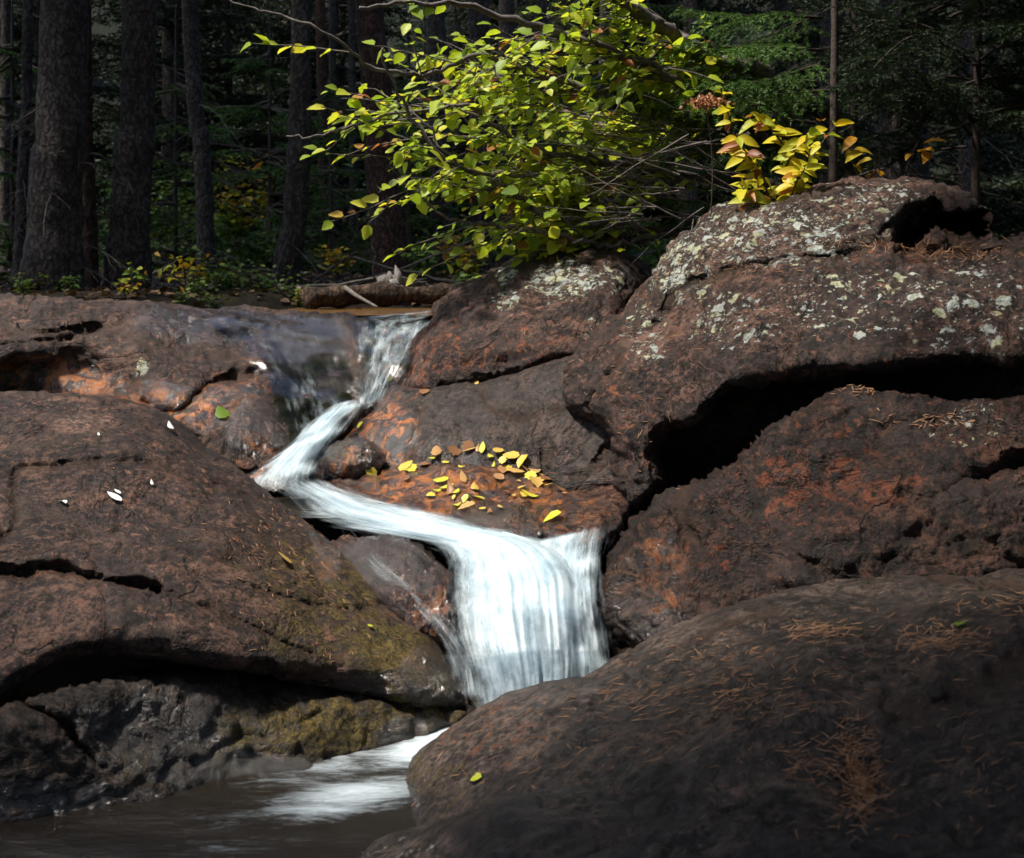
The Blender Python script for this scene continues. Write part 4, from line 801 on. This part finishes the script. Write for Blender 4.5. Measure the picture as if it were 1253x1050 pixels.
scatter(b, LEAFS[0], LEAFS[1], q, basis(d, r.normal(size=(260, 3))), .014, .97, True); b.build('head', leaf_material('dry flower', [(0, (.25, .1, .05)), (1, (.33, .14, .07))], .2), fl)

# ------------------------------------------------------------------ undergrowth
def plant(name, px, py, Y, w, h, n, tint, label, ls=.03, seed=0, group=None, tmpl=LEAFS, stems=7):
    r = np.random.default_rng(seed + 300); b0 = P(px, py, Y); b0[2] = gz(b0[0], Y) - .01
    rt = empty(name, b0, label=label, cat='plant', group=group); bs, bl = Bag(), Bag(); lp, lf = [], []
    for i in range(stems):
        a = r.uniform(0, 6.283); u = np.linspace(0, 1, 8)[:, None]; e = np.array([math.cos(a) * w * r.uniform(.1, .8), math.sin(a) * w * .6 * r.uniform(.1, .8), h * r.uniform(.6, 1.)])
        p = b0 + e * u + np.array([0, 0, .15 * h]) * np.sin(u * 3.14); tube(bs, p, np.linspace(.004, .001, 8), 4, cap=False)
        for j in range(n // stems):
            t = r.uniform(.25, 1); k = int(t * 6.99); lp.append(p[k] + (p[k + 1] - p[k]) * (t * 7 - k) + r.normal(0, .03 * w / .2, 3)); lf.append([math.cos(r.uniform(0, 6.28)), math.sin(r.uniform(0, 6.28)), r.uniform(-.4, .3)])
    m = len(lp); up = np.c_[r.normal(0, .4, m), r.normal(-.3, .4, m), np.ones(m)]
    scatter(bl, tmpl[0], tmpl[1], np.array(lp), basis(np.array(lf), up), r.uniform(.7, 1.3, m) * ls, np.clip(r.normal(tint, .15, m), 0, 1), True)
    bs.build('stem', M_DTWIG, rt); bl.build('foliage', M_HERB, rt)
plant('shrub', 165, 372, 6.1, .09, .16, 40, .3, 'small green seedling in front of the second thickest trunk', .035, 1)
plant('shrub', 228, 372, 6.3, .22, .22, 60, .8, 'low yellow leaved plant right of the second thickest trunk', .05, 2, tmpl=LONG)
plant('shrub', 270, 372, 6.4, .35, .10, 260, .15, 'mat of dark green leaves along the rock edge under the slender leaning trunk', .03, 3)
plant('shrub', 320, 374, 6.5, .3, .09, 200, .25, 'low green clump at the foot of the curved trunk', .03, 4)
plant('shrub', 416, 342, 8.5, .2, .22, 120, .85, 'golden bush behind the left end of the log', .05, 5)
plant('shrub', 572, 345, 6.9, .16, .22, 50, .8, 'sparse yellow green sprig at the right end of the log', .05, 6)
plant('shrub', 520, 346, 7.2, .2, .2, 160, .25, 'green leafy clump between the stout reddish trunk and the log end', .045, 7)
plant('shrub', 560, 345, 8.2, .3, .3, 160, .9, 'orange tinted bush behind the right end of the log', .05, 8)
rb = np.random.default_rng(8)
for i in range(26):
    Y = rb.uniform(10, 22); px = rb.uniform(-150, 800); x = (px - CX) / F * Y
    plant('shrub', px, 340, Y, rb.uniform(.4, .8), rb.uniform(.5, 1.3), 330, rb.choice([.3, .5, .8]), 'bush of mixed green and yellow leaves deep among the conifers', rb.uniform(.06, .09), 20 + i, group='bushes among the far conifers', stems=11)
for i, (px, Y, s) in enumerate([(405, 9.5, .9), (500, 9., .6), (215, 10, 1.), (520, 11, 1.1), (330, 11, 1.2), (15, 8.5, 1.), (690, 8, 1.), (760, 7, 1.)]):
    x = (px - CX) / F * Y; rt = empty('conifer', (x, Y, gz(x, Y) - .03), label='knee to head high green sapling spruce among the trunks', cat='tree', group='sapling spruces among the trunks')
    b = Bag(); g = gz(x, Y); trunk_mesh(b, [(x, Y, g - .05), (x, Y, g + 1.2 * s), (x, Y, g + 2.15 * s)], .02, .006, 8, seed=i); b.build('trunk', M_DTWIG, rt); add_crown(rt, 2, s, i, M_NEEDLE)

# ------------------------------------------------------------------ fallen leaves and needles
def fallen(px, py, size, tint, label, group=None, mat=M_FALLEN, tmpl=LEAF, rot=None, seed=0, name='fallen_leaf'):
    h = hit(px, py)
    if h is None: return
    r = np.random.default_rng(seed); p = np.array(h[0]) + np.array(h[1]) * .006; n = .6 * np.array(h[1]) + (0, 0, .35) + r.normal(0, .13, 3); a = r.uniform(0, 6.283) if rot is None else math.radians(rot)
    f = np.cross(n, [math.sin(a), math.cos(a), .3]); L = size * h[0].y / F; b = Bag()
    c = -.5 * f / np.linalg.norm(f) * L
    scatter(b, tmpl[0] * [1, 1, r.uniform(-1.6, 1.2)] + [0, 0, .06], tmpl[1], [p + c], basis(f[None], n[None]), L, np.array([tint]), True)
    b.build(name, mat, None, label=label, cat='leaf', group=group)
r = np.random.default_rng(12)
G = 'yellow leaves strewn over the low wet rock'; LB = 'yellow to tan fallen leaf among those strewn over the low wet orange rock'
for i, (x, y) in enumerate([(520, 570), (530, 562), (545, 568), (565, 574), (540, 590), (552, 600), (560, 603), (580, 600), (570, 612), (556, 610), (590, 625), (545, 607), (600, 560), (585, 551), (572, 548), (610, 585), (620, 604), (628, 608), (640, 607), (648, 608), (630, 578), (642, 576), (650, 585), (660, 582), (668, 588), (605, 570), (615, 565), (624, 572), (655, 578), (600, 628), (612, 622), (575, 552), (610, 553), (650, 605), (505, 575), (512, 580), (498, 572), (535, 555), (556, 552), (592, 548), (625, 560), (640, 566), (655, 592), (672, 596), (684, 600), (690, 606), (640, 598), (633, 590), (500, 588), (585, 612), (572, 622), (560, 620), (548, 598), (535, 602), (528, 608), (566, 586), (615, 575)]):
    fallen(x, y, r.choice([8, 11, 13, 16, 19, 23]), r.uniform(.03, 1.) ** 1.5, LB, G, seed=i, tmpl=(LEAF, CURL, TORN, LONG)[i % 4])
fallen(677, 635, 26, .05, 'bright yellow green leaf near the black gap beside the fall', seed=60)
fallen(452, 576, 18, .2, 'single yellow leaf lying beside the wet cobble', seed=61)
fallen(475, 465, 12, .2, 'tiny yellow leaf on the left edge of the brown boulder by the upper fall', seed=62); fallen(461, 496, 18, .7, 'tan leaf stuck to the edge of the grey slab', seed=63)
fallen(520, 481, 18, .9, 'orange brown leaf in the seam above the grey slab', seed=64); fallen(580, 469, 20, .5, 'pale yellow leaf lodged in the seam over the grey slab', seed=65)
fallen(443, 520, 12, .1, 'yellow leaf on the rust stained left flank of the grey slab', seed=66)
fallen(271, 507, 24, .0, 'bright green leaf clinging upright to the left ledge', seed=67, rot=60, mat=M_ALDER)
fallen(345, 685, 24, .45, 'yellow brown leaf on the upper right slope of the huge left boulder', seed=68, rot=40)
fallen(452, 769, 10, .0, 'tiny bright yellow leaf on the lower right of the huge left boulder', seed=69)
fallen(585, 955, 18, .0, 'yellow green leaf on the left flank of the dark foreground boulder', seed=70, rot=20)
fallen(1178, 767, 18, .0, 'green leaf in the needle drift on the dark foreground boulder', seed=71, mat=M_ALDER)
for i, (x, y, s, l) in enumerate([(139, 611, 26, 'largest of the white leaves on the huge left boulder'), (143, 604, 13, 'small white leaf touching the largest white one'), (76, 616, 18, 'white leaf furthest left on the huge boulder'), (206, 524, 18, 'white leaf near the top edge of the huge left boulder'), (184, 593, 9, 'tiny white leaf right of the largest white one'), (120, 534, 7, 'tiny white fleck high on the huge left boulder')]):
    fallen(x, y, s, .5, l, mat=M_PALE, tmpl=LONG, rot=35 + 8 * i, seed=80 + i)
def needle_drift(name, spots, label, mat, seed, only=None, ln=(7, 18), rad=.0011):
    r = np.random.default_rng(seed); b = Bag()
    for x, y, rx, ry, n, stack in spots:
        for _ in range(n):
            if rx < 0: px, py = x + r.uniform(rx, -rx), y + r.uniform(-ry, ry)
            else: px, py = x + r.normal(0, rx), y + r.normal(0, ry)
            h = hit(px, py)
            if h is None or (only and not any(h is not None and abs((hit(px, py, o) or (0, 0, 99))[2] - h[2]) < 1e-6 for o in only)): continue
            p = np.array(h[0]); nn = np.array(h[1]); L = r.uniform(*ln) * h[0].y / F; a = r.normal(0, .9)
            d = np.array([math.cos(a), math.sin(a), 0]); d -= nn * (d @ nn); d /= np.linalg.norm(d) + 1e-9; d = d + r.normal(0, .25 if stack else .05, 3)
            u = np.linspace(-.5, .5, 4)[:, None]; c = np.cross(nn, d) * r.normal(0, .035)
            tube(b, p + nn * (rad + r.uniform(0, stack)) + (d * u + c * (u * u * 4)) * L, [rad * .7, rad, rad, rad * .6], 3, a=r.random(), cap=False)
    b.build(name, mat, None, label=label, cat='needles', kind='stuff')
FO = ('foreground', 'rear shoulder', 'very front')
needle_drift('pine_needles', [(900, 870, -300, 70, 150, 0), (850, 850, 80, 16, 110, 0), (960, 830, 110, 40, 90, 0), (700, 900, 90, 40, 40, 0), (1056, 965, 14, 24, 330, .02), (1040, 930, 10, 22, 90, .008), (1000, 935, 26, 16, 60, .003), (1155, 785, 30, 10, 130, .008), (1005, 772, 30, 5, 90, .004), (1230, 740, 30, 8, 50, .004), (1100, 960, -150, 70, 50, 0), (560, 930, 50, 30, 30, 0), (880, 800, 60, 12, 40, 0)], 'dry orange needles scattered and drifted over the dark foreground boulder', M_ORANGE, 1, FO, (6, 22), .0006)
needle_drift('pine_needles', [(350, 670, 45, 45, 150, 0), (410, 710, 50, 40, 80, 0), (250, 620, 70, 40, 30, 0), (150, 560, 120, 40, 20, 0), (320, 800, 120, 30, 25, 0)], 'fine dry orange needles on the slope of the huge left boulder', M_ORANGE, 2, ('huge brown',), (4, 10), .0008)
needle_drift('pine_needles', [(1150, 306, 40, 4, 70, .006), (900, 330, 60, 4, 40, .003), (1080, 300, 60, 3, 50, .003), (1200, 312, 40, 4, 50, .004), (1150, 512, 30, 5, 30, .002), (1050, 478, 40, 3, 40, .004), (760, 470, 70, 60, 60, 0)], 'brown needle litter caught in the cracks of the largest boulder', M_ORANGE, 3, None, (6, 14), .0011)

rS = np.random.default_rng(44)
for i in range(26):
    px = rS.uniform(180, 640); Y = rS.uniform(6.3, 9.5); b = Bag(); q = P(px, 350, Y); q[2] = gz(q[0], Y); a = rS.uniform(0, 6.28); L = rS.uniform(.3, .9); u = np.linspace(0, 1, 12)[:, None]
    tube(b, q + np.array([math.cos(a), math.sin(a) * .5, rS.uniform(.0, .5)]) * L * u + np.cumsum(rS.normal(0, .008, (12, 3)), 0), np.linspace(.009, .003, 12) * rS.uniform(.6, 1.6), 5)
    b.build('stick', M_DEAD, None, label='bare grey stick lying or leaning on the shaded forest floor behind the ledge', cat='stick', group='dead sticks on the forest floor')

# ------------------------------------------------------------------ leaf litter on the forest floor
rL = np.random.default_rng(45); n = 7000
ly = 5.0 + 6 * rL.random(n) ** 1.5; lx = (rL.uniform(-150, 900, n) - CX) / F * ly; keep = ~((np.abs(lx + .45) < 1.0) & (ly < 6.1)); lx, ly = lx[keep], ly[keep]; n = len(lx)
lz = ground_z(lx, ly) + .006; b = Bag(); a = rL.uniform(0, 6.283, n)
scatter(b, LEAFS[0], LEAFS[1], np.c_[lx, ly, lz], basis(np.c_[np.cos(a), np.sin(a), rL.normal(0, .25, n)], np.c_[rL.normal(0, .35, n), rL.normal(0, .35, n), np.ones(n)]), rL.uniform(.02, .06, n), np.clip(rL.beta(3, 1.5, n), 0, 1), True)
b.build('leaf_litter', leaf_material('leaf litter', [(0, (.20, .16, .03)), (.5, (.16, .09, .035)), (1, (.07, .035, .018))], .1), None, label='brown fallen leaves covering the forest floor under the conifers', cat='leaves', kind='stuff')
rG = np.random.default_rng(46)
for i in range(26):
    px = rG.uniform(10, 380) if i < 20 else rG.uniform(560, 760); Y = rG.uniform(5.6, 6.6) if i < 20 else rG.uniform(6, 7.5)
    plant('shrub', px, 370, Y, rG.uniform(.06, .16), rG.uniform(.05, .13), 36, rG.choice([.1, .2, .3, .75]), 'tuft of low green leaves on the ground along the back edge of the ledge', .028, 60 + i, group='low tufts along the ledge', stems=6)

plant('shrub', 900, 330, 4.15, .22, .55, 60, .78, 'low yellow green leaves peeping over the left shoulder of the largest boulder', .07, 91, tmpl=LONG, stems=9)
plant('shrub', 1075, 330, 4.7, .3, .95, 46, .9, 'dim shrub with a few orange yellow leaves in the shade right of the golden shrub', .08, 92, tmpl=LONG, stems=8)
plant('shrub', 1010, 330, 4.5, .28, .85, 70, .72, 'greenish yellow shrub in half shade just behind the golden shrub', .075, 93, tmpl=LONG, stems=9)
